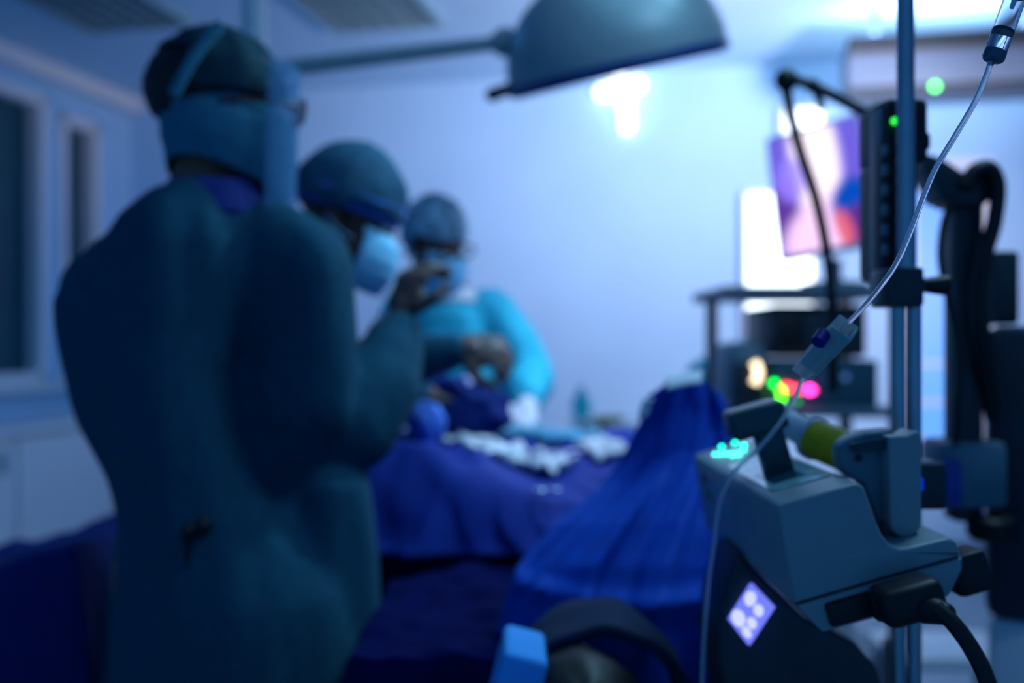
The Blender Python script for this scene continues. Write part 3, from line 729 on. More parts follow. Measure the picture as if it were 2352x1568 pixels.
strip_cloth('pale_towel', [on_drape(1120, 985), on_drape(1240, 995), on_drape(1330, 1008)], 0.2, 0.03, mat('teal_towel', (0.08, 0.35, 0.50), 0.85), 'teal towel spread behind the white gauze strip', 'towel', seed=9)
# rumpled blue bundles
def bundle(name, c, rad, m, label, cat, seed):
    bm = B(); ell(bm, c, rad, None, 40, 28)
    for v in bm.verts:
        d = (v.co-Vector(c)); k = noise.noise(Vector((v.co.x*18+seed, v.co.y*18, v.co.z*18)))+0.5*noise.noise(Vector((v.co.x*40+seed, v.co.y*40, v.co.z*40)))
        v.co += d*0.28*k
    o = obj(name, bm, m, None); tag(o, label, cat); return o
bundle('folded_towel', P(978, 975, 2.22), (0.045, 0.06, 0.05), mat('bright_blue_towel', (0.05, 0.20, 0.75), 0.8), 'bright blue rumpled towel beside the bowed surgeon\'s hands', 'towel', 1)
bundle('cloth_bundle', P(1052, 945, 2.50), (0.13, 0.10, 0.085), M_navy, 'dark navy cloth bundle before the cyan-gowned surgeon', 'cloth', 4)
bundle('gauze_ball', P(1062, 893, 2.50), (0.06, 0.05, 0.028), mat('lilac_gauze', (0.45, 0.45, 0.62), 0.9), 'pale lilac gauze wad on top of the navy bundle', 'gauze', 7)
def forceps(c, rot, label, tilt=0.0):
    t = thing('forceps', c, label, 'forceps', 'steel forceps on the drape')
    Mx = Matrix.Rotation(rot, 3, 'Z') @ Matrix.Rotation(tilt, 3, 'Y')
    for s in (-1, 1):
        bm = B(); q = [c+Mx@Vector((0.0+0.014*math.cos(a), s*0.016+0.012*math.sin(a), 0.006)) for a in [2*PI*k/14 for k in range(15)]]
        tube(bm, q, 0.0028, 8, 2); tube(bm, [c+Mx@Vector((0.014, s*0.014, 0.006)), c+Mx@Vector((0.06, s*0.006, 0.006)), c+Mx@Vector((0.09, -s*0.004, 0.006)), c+Mx@Vector((0.14, -s*0.001, 0.006))], 0.0028, 8)
        obj('arm', bm, mat('bright_steel', (0.8, 0.85, 0.9), 0.12, metal=1.0, var=0.02), t)
forceps(on_drape(1258, 1132), 1.9, 'steel forceps with ring handles in the drape valley', 0.1)
forceps(on_drape(1225, 1048, 0.03), 0.5, 'steel forceps lying on the long gauze strip', 0.0)

# ------------------------------------------------------------------ back instrument trolley with bowls
Yt = 3.72
t = thing('instrument_trolley', (0.40, Yt, 0), 'pale trolley with bowls behind the operating table, mid picture', 'trolley')
zt = P(0, 985, Yt).z
bm = B(); box(bm, (0.42, Yt, zt-0.015), (0.75, 0.45, 0.03), None, 0.008); obj('tray', bm, M_white, t, smooth=False)
for sx in (0.08, 0.76):
    for sy in (-0.19, 0.19):
        bm = B(); cone(bm, (sx, Yt+sy, 0.05), (sx, Yt+sy, zt-0.02), 0.012, 0.012); obj('leg', bm, M_chrome, t)
        bm = B(); cone(bm, (sx-0.012, Yt+sy, 0.03), (sx+0.012, Yt+sy, 0.03), 0.03, 0.03); obj('caster', bm, M_black, t)
def bowl(px, Y, r, h, m, label):
    q = P(px, 0, Y); bm = B(); lathe(bm, (q.x, Y, zt+0.001), (0, 0, 1), [(r*0.5, 0), (r*0.75, h*0.3), (r, h), (r*0.95, h), (r*0.7, h*0.35), (r*0.45, h*0.08)], 28)
    o = obj('bowl', bm, m); tag(o, label, 'bowl'); return o
bowl(1400, Yt-0.08, 0.058, 0.05, mat('yellow_solution', (0.35, 0.33, 0.03), 0.4), 'yellow bowl on the pale trolley')
bowl(1345, Yt-0.1, 0.05, 0.045, M_white, 'white bowl on the pale trolley, left of the yellow one')
bm = B(); q = P(1336, 0, Yt+0.08); lathe(bm, (q.x, q.y, zt+0.001), (0, 0, 1), [(0.035, 0), (0.037, 0.01), (0.037, 0.10), (0.02, 0.13), (0.014, 0.135), (0.014, 0.155)], 24)
o = obj('bottle', bm, mat('teal_plastic', (0.05, 0.75, 0.85), 0.4)); tag(o, 'teal bottle standing on the pale trolley', 'bottle')
strip_cloth('white_cloth', [Vector((0.33, Yt-0.16, zt+0.022)), Vector((0.42, Yt-0.16, zt+0.026)), Vector((0.50, Yt-0.15, zt+0.022))], 0.12, 0.02, M_gauze, 'white cloth bunched on the trolley before the yellow bowl', 'cloth', seed=3)
bundle('cyan_bag', Vector((0.715, Yt-0.05, zt+0.135)), (0.075, 0.07, 0.125), mat('cyan_paper', (0.35, 0.85, 0.95), 0.8), 'pale cyan bag on the trolley end, behind the peak of the blue drape', 'bag', 13)

# ------------------------------------------------------------------ video tower with monitor
Yv = 2.95
def boxpx(bm, xa, ya, xb, yb, Y, depth, bev=0.0, M=None):
    a, b = P(xa, ya, Y), P(xb, yb, Y)
    box(bm, ((a.x+b.x)/2, Y+depth/2, (a.z+b.z)/2), (abs(b.x-a.x), depth, abs(a.z-b.z)), M, bev)
xc = P(1855, 0, Yv).x
t = thing('equipment_cart', (xc, Yv+0.2, 0), 'dark equipment cart with shelves below the monitor', 'cart')
bm = B(); boxpx(bm, 1660, 655, 2060, 682, Yv-0.05, 0.5, 0.01); obj('shelf', bm, M_grey, t, smooth=False)
bm = B(); boxpx(bm, 1668, 935, 2060, 960, Yv-0.05, 0.5, 0.01); obj('shelf', bm, M_grey, t, smooth=False)
zb = 0.30; bm = B(); box(bm, (xc, Yv+0.2, zb), (0.5, 0.5, 0.03), None, 0.01); obj('shelf', bm, M_grey, t, smooth=False)
for px in (1700, 2050):
    for dy in (0.42,):
        q = P(px, 655, Yv); bm = B(); box(bm, (q.x, Yv+dy, q.z/2+0.04), (0.035, 0.035, q.z-0.08)); obj('post', bm, M_dark, t, smooth=False)
for sx in (-0.21, 0.23):
    for sy in (0.0, 0.4):
        bm = B(); cone(bm, (xc+sx, Yv+sy-0.0, 0.05), (xc+sx+0.025, Yv+sy, 0.05), 0.05, 0.05); obj('caster', bm, M_black, t)
        bm = B(); box(bm, (xc+sx, Yv+sy, 0.18), (0.03, 0.03, 0.25)); obj('post', bm, M_dark, t, smooth=False)
# processor boxes
def device(name, xa, ya, xb, yb, Y, depth, m, label, cat):
    t = thing(name, P((xa+xb)/2, yb, Y), label, cat)
    bm = B(); boxpx(bm, xa, ya, xb, yb, Y, depth, 0.012); obj('casing', bm, m, t)
    return t
vp = device('video_processor', 1775, 700, 1992, 820, Yv, 0.36, M_dark, 'black video processor under the cart\'s top shelf', 'video processor')
bm = B(); boxpx(bm, 1790, 720, 1850, 800, Yv-0.006, 0.012, 0.003); obj('front_panel', bm, M_black, vp)
bm = B(); q = P(1935, 762, Yv-0.01); cone(bm, q, q+Vector((0, 0.02, 0)), 0.022, 0.022); obj('socket', bm, M_grey, vp)
ls = device('light_source', 1770, 826, 2020, 934, Yv, 0.36, mat('deep_teal_plastic', (0.03, 0.10, 0.14), 0.4), 'dark light source unit with red and green lights on the cart', 'light source')
def led(px, py, Y, col, s, parent, r=0.009, nm='indicator_light'):
    bm = B(); ell(bm, P(px, py, Y), (r, r, r), None, 14, 10); return obj(nm, bm, glow('led_%d_%d_%d_%d' % (col[0]*99, col[1]*99, col[2]*99, s*10), col, s), parent)
YE = Yv-0.012
led(1778, 880, YE, (0.0, 1, 0.08), 6, ls); led(1793, 897, YE, (0.1, 1, 0.02), 8, ls); led(1795, 913, YE, (0.1, 1, 0.02), 7, ls)
led(1806, 888, YE, (1, 0.03, 0.06), 9, ls); led(1822, 892, YE, (1, 0.05, 0.08), 7, ls); led(1838, 894, YE, (1, 0.04, 0.1), 6, ls)
led(1860, 895, YE, (1, 0.03, 0.35), 14, ls, 0.011); led(1866, 896, YE, (1, 0.03, 0.30), 6, ls)
led(1830, 920, YE, (0.0, 0.4, 0.15), 2, ls)
led(1908, 868, YE, (0.1, 0.3, 0.8), 1.2, ls); led(1942, 866, YE, (0.1, 0.2, 0.6), 0.8, ls)
ins = thing('camera_unit', P(1722, 935, Yv-0.12), 'rounded grey-blue camera unit with glowing crescent, left end of the cart', 'camera unit')
bm = B(); boxpx(bm, 1676, 785, 1768, 934, Yv-0.10, 0.26, 0.035); obj('casing', bm, M_grey, ins)
bm = B(); boxpx(bm, 1684, 830, 1758, 920, Yv-0.112, 0.03, 0.008); obj('front_panel', bm, M_dark, ins)
bm = B(); q = P(1735, 855, Yv-0.12); tube(bm, [P(1733, 832, Yv-0.12), P(1740, 845, Yv-0.12), P(1741, 862, Yv-0.12), P(1733, 880, Yv-0.12)], 0.011, 10)
obj('glowing_ring', bm, glow('warm_ring_glow', (1.0, 0.78, 0.50), 3.2), ins)
# monitor
c = [P(1768, 322, 3.12), P(1970, 268, 2.92), P(1998, 548, 2.90), P(1788, 592, 3.10)]
ctr = sum(c, Vector())/4
ux = ((c[1]-c[0])+(c[2]-c[3])).normalized(); uz = ((c[0]-c[3])+(c[1]-c[2])); uz = (uz-ux*uz.dot(ux)).normalized(); uy = uz.cross(ux)
wd = ((c[1]-c[0]).length+(c[2]-c[3]).length)/2; ht = ((c[0]-c[3]).length+(c[1]-c[2]).length)/2
MM = Matrix((ux, uy, uz)).transposed()
ml = lambda a, b, d: ctr+ux*a+uy*b+uz*d
t = thing('monitor', ml(0, 0.03, -ht/2-0.12), 'tilted video monitor showing a purple and pink image', 'monitor')
bm = B(); box(bm, ml(0, 0.03, 0.0), (wd+0.024, 0.055, ht+0.03), MM, 0.012); obj('casing', bm, mat('monitor_plastic', (0.80, 0.84, 0.88), 0.4, var=0.03), t)
bm = B(); q = ml(0, 0.06, -ht/2-0.03); cone(bm, q, Vector((q.x, q.y, P(0, 655, Yv).z+0.01)), 0.022, 0.022); q2 = Vector((q.x, q.y, P(0, 655, Yv).z)); lathe(bm, q2, (0, 0, 1), [(0.10, 0), (0.10, 0.012), (0.03, 0.02)], 28); obj('stand', bm, M_grey, t)
ms = bpy.data.materials.new('endoscope_picture'); ms.use_nodes = True; nt = ms.node_tree; b = nt.nodes['Principled BSDF']
b.inputs['Base Color'].default_value = (0.01, 0.01, 0.02, 1); b.inputs['Roughness'].default_value = 0.3
tc = nt.nodes.new('ShaderNodeTexCoord'); sp = nt.nodes.new('ShaderNodeSeparateXYZ'); nt.links.new(tc.outputs['UV'], sp.inputs[0])
nz = nt.nodes.new('ShaderNodeTexNoise'); nz.inputs['Scale'].default_value = 5; nz.inputs['Detail'].default_value = 3; nt.links.new(tc.outputs['UV'], nz.inputs['Vector'])
def blob(cx, cy, sx, sy, col, prev, gain=1.0, rot=0.0):
    mp = nt.nodes.new('ShaderNodeMapping'); mp.vector_type = 'TEXTURE'
    mp.inputs['Location'].default_value = (cx, cy, 0); mp.inputs['Scale'].default_value = (sx, sy, 1); mp.inputs['Rotation'].default_value = (0, 0, rot)
    nt.links.new(tc.outputs['UV'], mp.inputs['Vector'])
    gr = nt.nodes.new('ShaderNodeTexGradient'); gr.gradient_type = 'SPHERICAL'; nt.links.new(mp.outputs['Vector'], gr.inputs['Vector'])
    rp = nt.nodes.new('ShaderNodeValToRGB'); rp.color_ramp.elements[0].position = 0.0; rp.color_ramp.elements[1].position = 0.45
    rp.color_ramp.interpolation = 'EASE'; rp.color_ramp.elements[1].color = (gain, gain, gain, 1)
    nt.links.new(gr.outputs['Fac'], rp.inputs['Fac'])
    mx = nt.nodes.new('ShaderNodeMix'); mx.data_type = 'RGBA'; nt.links.new(rp.outputs['Color'], mx.inputs['Factor'])
    if prev is None: mx.inputs[6].default_value = (0.14, 0.10, 0.62, 1)
    else: nt.links.new(prev, mx.inputs[6])
    mx.inputs[7].default_value = (*col, 1); return mx.outputs[2]
o_ = blob(0.20, 0.35, 0.30, 0.40, (0.10, 0.03, 0.28), None)
o_ = blob(0.50, 0.75, 0.34, 0.80, (1.0, 0.86, 1.0), o_, 1.0, 0.08)
o_ = blob(0.22, 0.62, 0.22, 0.24, (0.28, 0.20, 0.95), o_, 0.8)
o_ = blob(0.52, 0.12, 0.60, 0.38, (0.92, 0.62, 0.95), o_, 0.95, 0.3)
o_ = blob(0.86, 0.32, 0.30, 0.28, (0.0, 0.06, 0.42), o_, 1.0)
o_ = blob(0.92, 0.10, 0.26, 0.26, (0.10, 0.02, 0.22), o_, 1.0)
o_ = blob(0.74, 0.13, 0.12, 0.22, (0.75, 0.12, 0.16), o_, 0.8, 0.35)
nt.links.new(o_, b.inputs['Emission Color']); b.inputs['Emission Strength'].default_value = 1.25
bm = B(); uvl = bm.loops.layers.uv.new('UVMap')
vs = [bm.verts.new(ml(a*wd/2, 0.0, d*ht/2)) for a, d in ((-1, -1), (1, -1), (1, 1), (-1, 1))]
fc = bm.faces.new(vs)
for l, uvv in zip(fc.loops, ((0, 0), (1, 0), (1, 1), (0, 1))): l[uvl].uv = uvv
r_ = bmesh.ops.extrude_face_region(bm, geom=[fc]); bmesh.ops.translate(bm, vec=uy*0.006, verts=[v for v in r_['geom'] if isinstance(v, bmesh.types.BMVert)])
obj('screen', bm, ms, t, smooth=False)
bm = B(); led_p = ml(wd/2-0.02, 0.0, -ht/2-0.008); ell(bm, led_p, (0.004, 0.004, 0.004)); obj('power_light', bm, glow('blue_led', (0.1, 0.4, 1), 2), t)

# ------------------------------------------------------------------ infusion stand (main pole), its clamp and the black device
YP = 1.10
xp = P(2080, 0, YP).x
st = thing('infusion_stand', (xp, YP, 0), 'tall steel infusion stand pole carrying the pumps', 'infusion stand')
bm = B(); cone(bm, (xp, YP, P(0, 650, YP).z), (xp, YP, 1.95), R(20, YP), R(20, YP), 28); obj('upper_pole', bm, M_chrome, st)
bm = B(); cone(bm, (xp-R(17, YP), YP, 0.08), (xp-R(17, YP), YP, P(0, 690, YP).z), R(17, YP), R(17, YP), 24); cone(bm, (xp+R(20, YP), YP, 0.08), (xp+R(20, YP), YP, P(0, 690, YP).z), R(16, YP), R(16, YP), 24); obj('lower_pole', bm, M_chrome, st)
bm = B(); boxpx(bm, 2040, 612, 2126, 704, YP-0.03, 0.06, 0.005); cl = obj('height_clamp', bm, M_dark, st)
bm = B(); cone(bm, P(2120, 655, YP), P(2175, 655, YP), 0.008, 0.012); obj('clamp_knob', bm, M_black, cl)
for k in range(5):
    a = 2*PI*k/5+0.3; bm = B(); e = Vector((xp+math.cos(a)*0.30, YP+math.sin(a)*0.30, 0.06)); limb(bm, (xp, YP, 0.10), e, 0.022, 0.016); lg = obj('leg', bm, M_chrome, st)
    bm = B(); cone(bm, e+Vector((-0.012, 0, -0.03)), e+Vector((0.012, 0, -0.03)), 0.03, 0.03); obj('caster', bm, M_black, lg)
t = thing('pole_device', P(2080, 640, YP+0.05), 'black device with green light clamped behind the upper pole', 'medical device')
bm = B(); boxpx(bm, 2030, 222, 2138, 372, YP+0.03, 0.09, 0.010); boxpx(bm, 2026, 360, 2112, 640, YP+0.03, 0.08, 0.008); obj('casing', bm, M_black, t)
bm = B(); boxpx(bm, 2029, 235, 2046, 620, YP+0.022, 0.05, 0.006); pn = obj('key_panel', bm, M_dark, t)
for k in range(6):
    bm = B(); boxpx(bm, 2031, 330+k*46, 2043, 356+k*46, YP+0.016, 0.01, 0.002); obj('key', bm, M_grey, pn)
bm = B(); boxpx(bm, 2112, 300, 2142, 345, YP+0.05, 0.05, 0.006); obj('latch', bm, M_black, t)
led(2055, 278, YP+0.022, (0.02, 0.9, 0.05), 1.6, t, 0.0042)
# jointed arm with breathing hose
Ya = 1.9
t = thing('hose_arm', P(2060, 320, Ya), 'dark jointed support arm with a thin hose hanging before the monitor', 'support arm')
bm = B(); tube(bm, [P(1812, 180, Ya), P(1868, 198, Ya), P(1960, 245, Ya), P(2060, 305, Ya)], R(13, Ya), 12); obj('arm', bm, M_dark, t)
bm = B(); ell(bm, P(1806, 184, Ya), (R(27, Ya),)*3); obj('joint', bm, M_black, t)
bm = B(); ell(bm, P(1866, 197, Ya), (R(17, Ya),)*3); obj('joint', bm, M_black, t)
bm = B(); tube(bm, [P(1868, 198, Ya), P(1880, 225, Ya), P(1888, 252, Ya)], R(9, Ya), 10); obj('hook', bm, M_dark, t)
bm = B(); tube(bm, [P(1804, 190, Ya), P(1812, 240, Ya), P(1836, 340, Ya), P(1872, 450, Ya), P(1896, 560, Ya), P(1908, 660, Ya), P(1912, 780, Ya), P(1912, 900, Ya)], R(12, Ya), 12); obj('hose', bm, M_black, t)
bm = B(); boxpx(bm, 2010, 225, 2080, 345, Ya+0.0, 0.08, 0.02); boxpx(bm, 2055, 300, 2080, 1500, Ya+0.02, 0.035); obj('column', bm, M_dark, t)
bm = B(); q = P(2068, 0, Ya); box(bm, (q.x-0.085, Ya+0.04, 0.03), (0.19, 0.45, 0.06), None, 0.015); obj('base', bm, M_dark, t); bm = B(); box(bm, (q.x, Ya+0.037, 0.36), (0.03, 0.035, 0.62)); obj('post', bm, M_dark, t)

# ------------------------------------------------------------------ anaesthetic machine at right
Yn = 1.55
t = thing('anaesthetic_machine', (P(2300, 0, Yn).x, Yn+0.2, 0), 'dark anaesthetic machine with column and black hoses at right edge', 'anaesthetic machine')
A_ = P(2264, 748, Yn+0.06); e1 = Vector((math.cos(0.44), -math.sin(0.44), 0)); e2 = Vector((math.sin(0.44), math.cos(0.44), 0)); EM = Matrix((e1, e2, Vector((0, 0, 1)))).transposed()
zb_ = P(0, 1420, Yn+0.06).z
q = A_+e1*0.15+e2*0.22; q.z = (A_.z+zb_)/2
bm = B(); box(bm, q, (0.30, 0.44, A_.z-zb_), EM, 0.02); obj('body', bm, mat('navy_machine', (0.012, 0.03, 0.05), 0.5), t)
q = q.copy(); q.z = zb_/2+0.005
bm = B(); box(bm, q, (0.29, 0.43, zb_-0.012), EM, 0.015); obj('base_unit', bm, M_white, t)
bm = B(); boxpx(bm, 2196, 395, 2262, 1200, Yn, 0.05, 0.006); obj('column', bm, M_dark, t)
bm = B(); prism(bm, [P(x, y, Yn-0.02) for x, y in ((2132, 352), (2165, 362), (2215, 395), (2300, 385), (2300, 440), (2262, 470), (2200, 470), (2165, 455), (2150, 420), (2130, 385))], (0, 0.07, 0), 0.004); obj('head_joint', bm, M_dark, t)
bm = B(); tube(bm, [P(2215, 430, Yn-0.03), P(2240, 392, Yn-0.03), P(2275, 388, Yn-0.03), P(2292, 430, Yn-0.03), P(2284, 510, Yn-0.03), P(2262, 590, Yn-0.03), P(2252, 700, Yn-0.03), P(2262, 820, Yn-0.02), P(2280, 960, Yn+0.01)], R(18, Yn), 14); obj('hose', bm, M_black, t)
bm = B(); tube(bm, [P(2190, 450, Yn-0.03), P(2168, 510, Yn-0.03), P(2160, 590, Yn-0.03), P(2174, 670, Yn-0.03), P(2196, 760, Yn-0.03), P(2206, 840, Yn-0.03), P(2198, 930, Yn-0.03), P(2196, 1020, Yn-0.02)], R(8, Yn), 12); obj('hose', bm, M_black, t)
bm = B(); boxpx(bm, 2170, 1015, 2320, 1170, Yn-0.02, 0.10, 0.012); vb = obj('valve_block', bm, M_grey, t)
bm = B(); q = P(2276, 1208, Yn+0.0); lathe(bm, q-Vector((0, 0, 0.02)), (0, 0, 1), [(0.03, 0), (0.036, 0.008), (0.036, 0.03), (0.03, 0.036)], 28); obj('control_knob', bm, M_black, vb)
bm = B(); boxpx(bm, 2172, 1055, 2212, 1165, Yn-0.028, 0.02, 0.006); obj('side_label', bm, mat('blue_label', (0.02, 0.05, 0.30), 0.5), vb)
bm = B(); boxpx(bm, 2285, 575, 2345, 745, Yn+0.1, 0.12, 0.008); obj('small_screen_box', bm, M_dark, t)

t = thing('step_stool', (1.16, 2.68, 0), 'white step stool on the floor behind the pole, lower right', 'stool')
bm = B(); box(bm, (1.16, 2.68, 0.42), (0.34, 0.26, 0.035), None, 0.012); obj('seat', bm, M_white, t)
for sx in (-0.14, 0.14):
    for sy in (-0.10, 0.10):
        bm = B(); cone(bm, (1.16+sx*1.1, 2.68+sy*1.1, 0.0), (1.16+sx, 2.68+sy, 0.41), 0.014, 0.014); obj('leg', bm, M_chrome, t)

# ------------------------------------------------------------------ the syringe pump in the foreground (rolled on its clamp)
DP = 0.90; kk = DP/F; RO = math.radians(16)
O0 = P(1827, 1386, DP)
Uu = Vector((math.cos(RO), 0, math.sin(RO))); Vv = Vector((-math.sin(RO), 0, math.cos(RO))); Ww = Vector((-0.011, 1, 0)).normalized()
PM = Matrix((Uu, Ww, Vv)).transposed()
def Q(u, v, w): return O0 + Uu*u*kk + Vv*v*kk + Ww*w
LP = 0.40
pump = thing('syringe_pump', Q(200, -82, 0.2), 'pale grey syringe pump on the pole, large in the right foreground', 'syringe pump')
prof = [(0, 0), (8, 90), (22, 212), (30, 224), (44, 229), (206, 228), (218, 224), (226, 212), (229, 170), (231, 130), (236, 95), (247, 70), (262, 57), (282, 52), (378, 48), (390, 42), (396, 32), (398, 4), (396, 0)]
bm = B(); prism(bm, [Q(u, v, 0) for u, v in prof], Ww*LP, 0.0035, 3); obj('upper_housing', bm, M_pump, pump)
bm = B(); prism(bm, [Q(u, v, 0.004) for u, v in ((4, 1), (394, 1), (394, -5), (4, -5))], Ww*(LP-0.008)); obj('seam', bm, M_black, pump, smooth=False)
bm = B(); prism(bm, [Q(u, v, 0.0) for u, v in ((0, -5), (398, -5), (392, -30), (350, -78), (340, -83), (52, -83), (42, -80), (14, -30))], Ww*LP, 0.003, 2); obj('lower_housing', bm, M_pump, pump)
# top panel
bm = B(); prism(bm, [Q(u, v, 0.055) for u, v in ((52, 228), (198, 228), (198, 231.5), (52, 231.5))], Ww*0.20, 0.001); tp = obj('display_panel', bm, mat('panel_film', (0.22, 0.42, 0.42), 0.12, var=0.35, scale=45), pump, smooth=False)
bm = B(); prism(bm, [Q(u, v, 0.085) for u, v in ((75, 231), (160, 231), (160, 232.5), (75, 232.5))], Ww*0.07); obj('dark_window', bm, M_darkglass, tp, smooth=False)
for i in range(3):
    for j in range(3):
        bm = B(); box(bm, Q(168+0*i+8*(j-1), 232, 0.185+0.022*i), (0.008 if j != 1 else 0.007, 0.013, 0.002), PM, 0.0008); obj('key', bm, M_grey, tp)
M_g = glow('aqua_led', (0.0, 1.0, 0.55), 5)
for px_, w_ in ((118, 0.390), (165, 0.392), (172, 0.355)):
    bm = B(); ell(bm, Q(px_, 230, w_), (0.0032,)*3, None, 12, 8); obj('indicator_light', bm, M_g, pump)
for u_, w_ in ((72, 0.350), (84, 0.340), (98, 0.330), (112, 0.322), (126, 0.314), (120, 0.300), (150, 0.322), (104, 0.304)):
    bm = B(); ell(bm, Q(u_, 230, w_), (0.0030,)*3, None, 12, 8); obj('indicator_light', bm, glow('aqua_led_bright', (0.06, 1.0, 0.75), 4), pump)
# plunger driver: stem and head
bm = B(); box(bm, Q(132, 300, 0.145), (0.028, 0.034, 0.070), PM, 0.005); obj('driver_stem', bm, mat('driver_plastic', (0.02, 0.07, 0.08), 0.4), pump)
bm = B(); box(bm, Q(112, 378, 0.15), (0.058, 0.05, 0.030), PM, 0.006, 3); obj('driver_head', bm, MATS['driver_plastic'], pump)
# left-face stickers and lettering block
for (v_, w_, m_, sz, nm) in ((168, 0.345, mat('red_sticker', (0.35, 0.04, 0.03), 0.5), (0.012, 0.026), 'red_label'), (120, 0.335, mat('olive_sticker', (0.22, 0.2, 0.02), 0.5), (0.012, 0.03), 'yellow_label'), (150, 0.16, mat('grey_print', (0.25, 0.30, 0.33), 0.5), (0.04, 0.10), 'text_label')):
    lx = 22*v_/212 if v_ < 212 else 22
    bm = B(); box(bm, Q(lx-0.6, v_, w_), (0.0012, sz[1], sz[0]), PM @ Matrix.Rotation(math.atan(22/212), 3, 'Y'), 0); obj(nm, bm, m_, pump, smooth=False)
# handle and pole clamp slab
hp = [(1930, 1036), (1938, 1018), (1956, 1005), (1990, 992), (2050, 986), (2062, 1000), (2070, 1238), (2040, 1232), (2022, 1215), (2000, 1150), (1985, 1112), (1962, 1100), (1940, 1086), (1932, 1064)]
bm = B(); prism(bm, [P(x, y, 0.955) for x, y in hp], (0, 0.03, 0), 0.004, 3); hn = obj('carry_handle', bm, M_grey, pump)
bm = B(); prism(bm, [P(x, y, 0.950) for x, y in ((1950, 1018), (2038, 1004), (2040, 1030), (1960, 1040))], (0, -0.006+0.0, 0)); obj('grip_recess', bm, M_dark, hn, smooth=False)
bm = B(); cone(bm, P(1972, 1052, 0.951), P(1972, 1052, 0.957), 0.0035, 0.0035, 16); cone(bm, P(2020, 1202, 0.951), P(2020, 1202, 0.957), 0.003, 0.003, 16); obj('screw', bm, M_black, hn)
sp_ = [(2044, 1004), (2052, 1001), (2085, 1000), (2100, 990), (2112, 992), (2118, 1002), (2118, 1196)] + [(2081+37*math.cos(a), 1198+37*math.sin(a)) for a in [PI*k/10 for k in range(1, 10)]] + [(2044, 1196)]
bm = B(); prism(bm, [P(x, y, 0.935) for x, y in sp_], (0, 0.035, 0), 0.003, 3); obj('clamp_slab', bm, M_pump, pump)
bm = B(); cone(bm, P(2081, 1110, 0.97), P(2081, 1110, 1.085), 0.016, 0.016); box(bm, P(2081, 1110, 1.075), (0.07, 0.05, 0.05), None, 0.006); obj('pole_clamp', bm, M_dark, pump)
bm = B(); boxpx(bm, 2112, 1098, 2124, 1128, 0.94, 0.02, 0.002); obj('blue_button', bm, mat('blue_button', (0.01, 0.05, 0.7), 0.3, emit=(0.0, 0.05, 0.8), es=0.35), pump)
# sockets on the near end of the lower tray
bm = B(); box(bm, Q(118, -45, -0.002), (0.044, 0.010, 0.022), PM, 0.003); obj('socket', bm, M_black, pump)
bm = B(); box(bm, Q(425, -60, 0.03), (0.034, 0.035, 0.040), PM, 0.006); cone(bm, Q(395, -55, 0.03), Q(412, -60, 0.03), 0.012, 0.012); obj('clamp_knob', bm, M_black, pump)
# power plug and cable
plug = thing('power_cable', Q(240, -40, -0.03), 'black power plug and cable leaving the pump\'s near end', 'power cable')
bm = B(); box(bm, Q(232, -42, -0.022), (0.056, 0.042, 0.034), PM, 0.009, 3); box(bm, Q(200, -46, -0.012), (0.035, 0.022, 0.026), PM, 0.005); limb(bm, Q(255, -58, -0.035), P(2168, 1408, 0.85), 0.014, 0.010); obj('plug', bm, M_black, plug)
bm = B(); tube(bm, [P(2150, 1395, 0.85), P(2190, 1432, 0.84), P(2232, 1490, 0.83), P(2266, 1560, 0.82), P(2282, 1640, 0.82), P(2282, 2000, 0.84), P(2300, 3600, 0.9)], 0.0072, 14); obj('cable', bm, M_black, plug)
# syringe lying on the pump
sy = thing('syringe', Q(170, 280, 0.2), 'syringe with a yellow band and white plunger lying along the pump', 'syringe')
s0, s1, s2 = P(1952, 1040, 1.055), P(1872, 1008, 1.10), P(1800, 968, 1.15)
bm = B(); cone(bm, s0, s1, 0.022, 0.022, 28); obj('barrel', bm, M_yellow, sy)
bm = B(); cone(bm, s1, s2, 0.016, 0.016, 24); ax3 = (s2-s1).normalized(); cone(bm, s2, s2+ax3*0.005, 0.02, 0.02, 24); cone(bm, s1-ax3*0.003, s1+ax3*0.004, 0.024, 0.024, 24); obj('plunger', bm, M_white, sy)
bm = B(); cone(bm, s0-ax3*0.02, s0, 0.004, 0.007, 16); obj('nozzle', bm, M_white, sy)

# ------------------------------------------------------------------ second pump below with a bright little screen
t = thing('lower_pump', P(1800, 1520, 1.12), 'dark pump below the grey one with a glowing violet screen', 'infusion pump')
c = [P(1722, 1338, 1.06), P(1774, 1392, 1.03), P(1716, 1480, 1.04), P(1670, 1420, 1.07)]
nn = (c[1]-c[0]).cross(c[3]-c[0]).normalized()
if nn.y > 0: nn = -nn
bm = B(); prism(bm, c, nn*-0.006, 0.001); scq = obj('lit_screen', bm, glow('violet_screen', (0.16, 0.20, 1.0), 1.1), t, smooth=False)
def scr(s, q, off): return c[0]+(c[1]-c[0])*s+(c[3]-c[0])*q+nn*off
for (s_, q_, a_, b_) in ((0.30, 0.25, 0.22, 0.17), (0.72, 0.30, 0.2, 0.13), (0.76, 0.62, 0.2, 0.12), (0.32, 0.78, 0.3, 0.17), (0.78, 0.86, 0.22, 0.10)):
    bm = B(); prism(bm, [scr(s_+a_*math.cos(k*PI/6)*0.9, q_+b_*math.sin(k*PI/6), 0.001) for k in range(12)], nn*-0.0015); obj('lit_patch', bm, glow('pale_patch', (0.55, 0.6, 1.0), 1.2), scq, smooth=False)
bm = B(); prism(bm, [scr(s_, q_, 0.0) for s_, q_ in ((0.36, 0.42), (0.62, 0.40), (0.6, 0.62), (0.4, 0.66))], nn*-0.002); obj('dark_patch', bm, M_grey, scq, smooth=False)
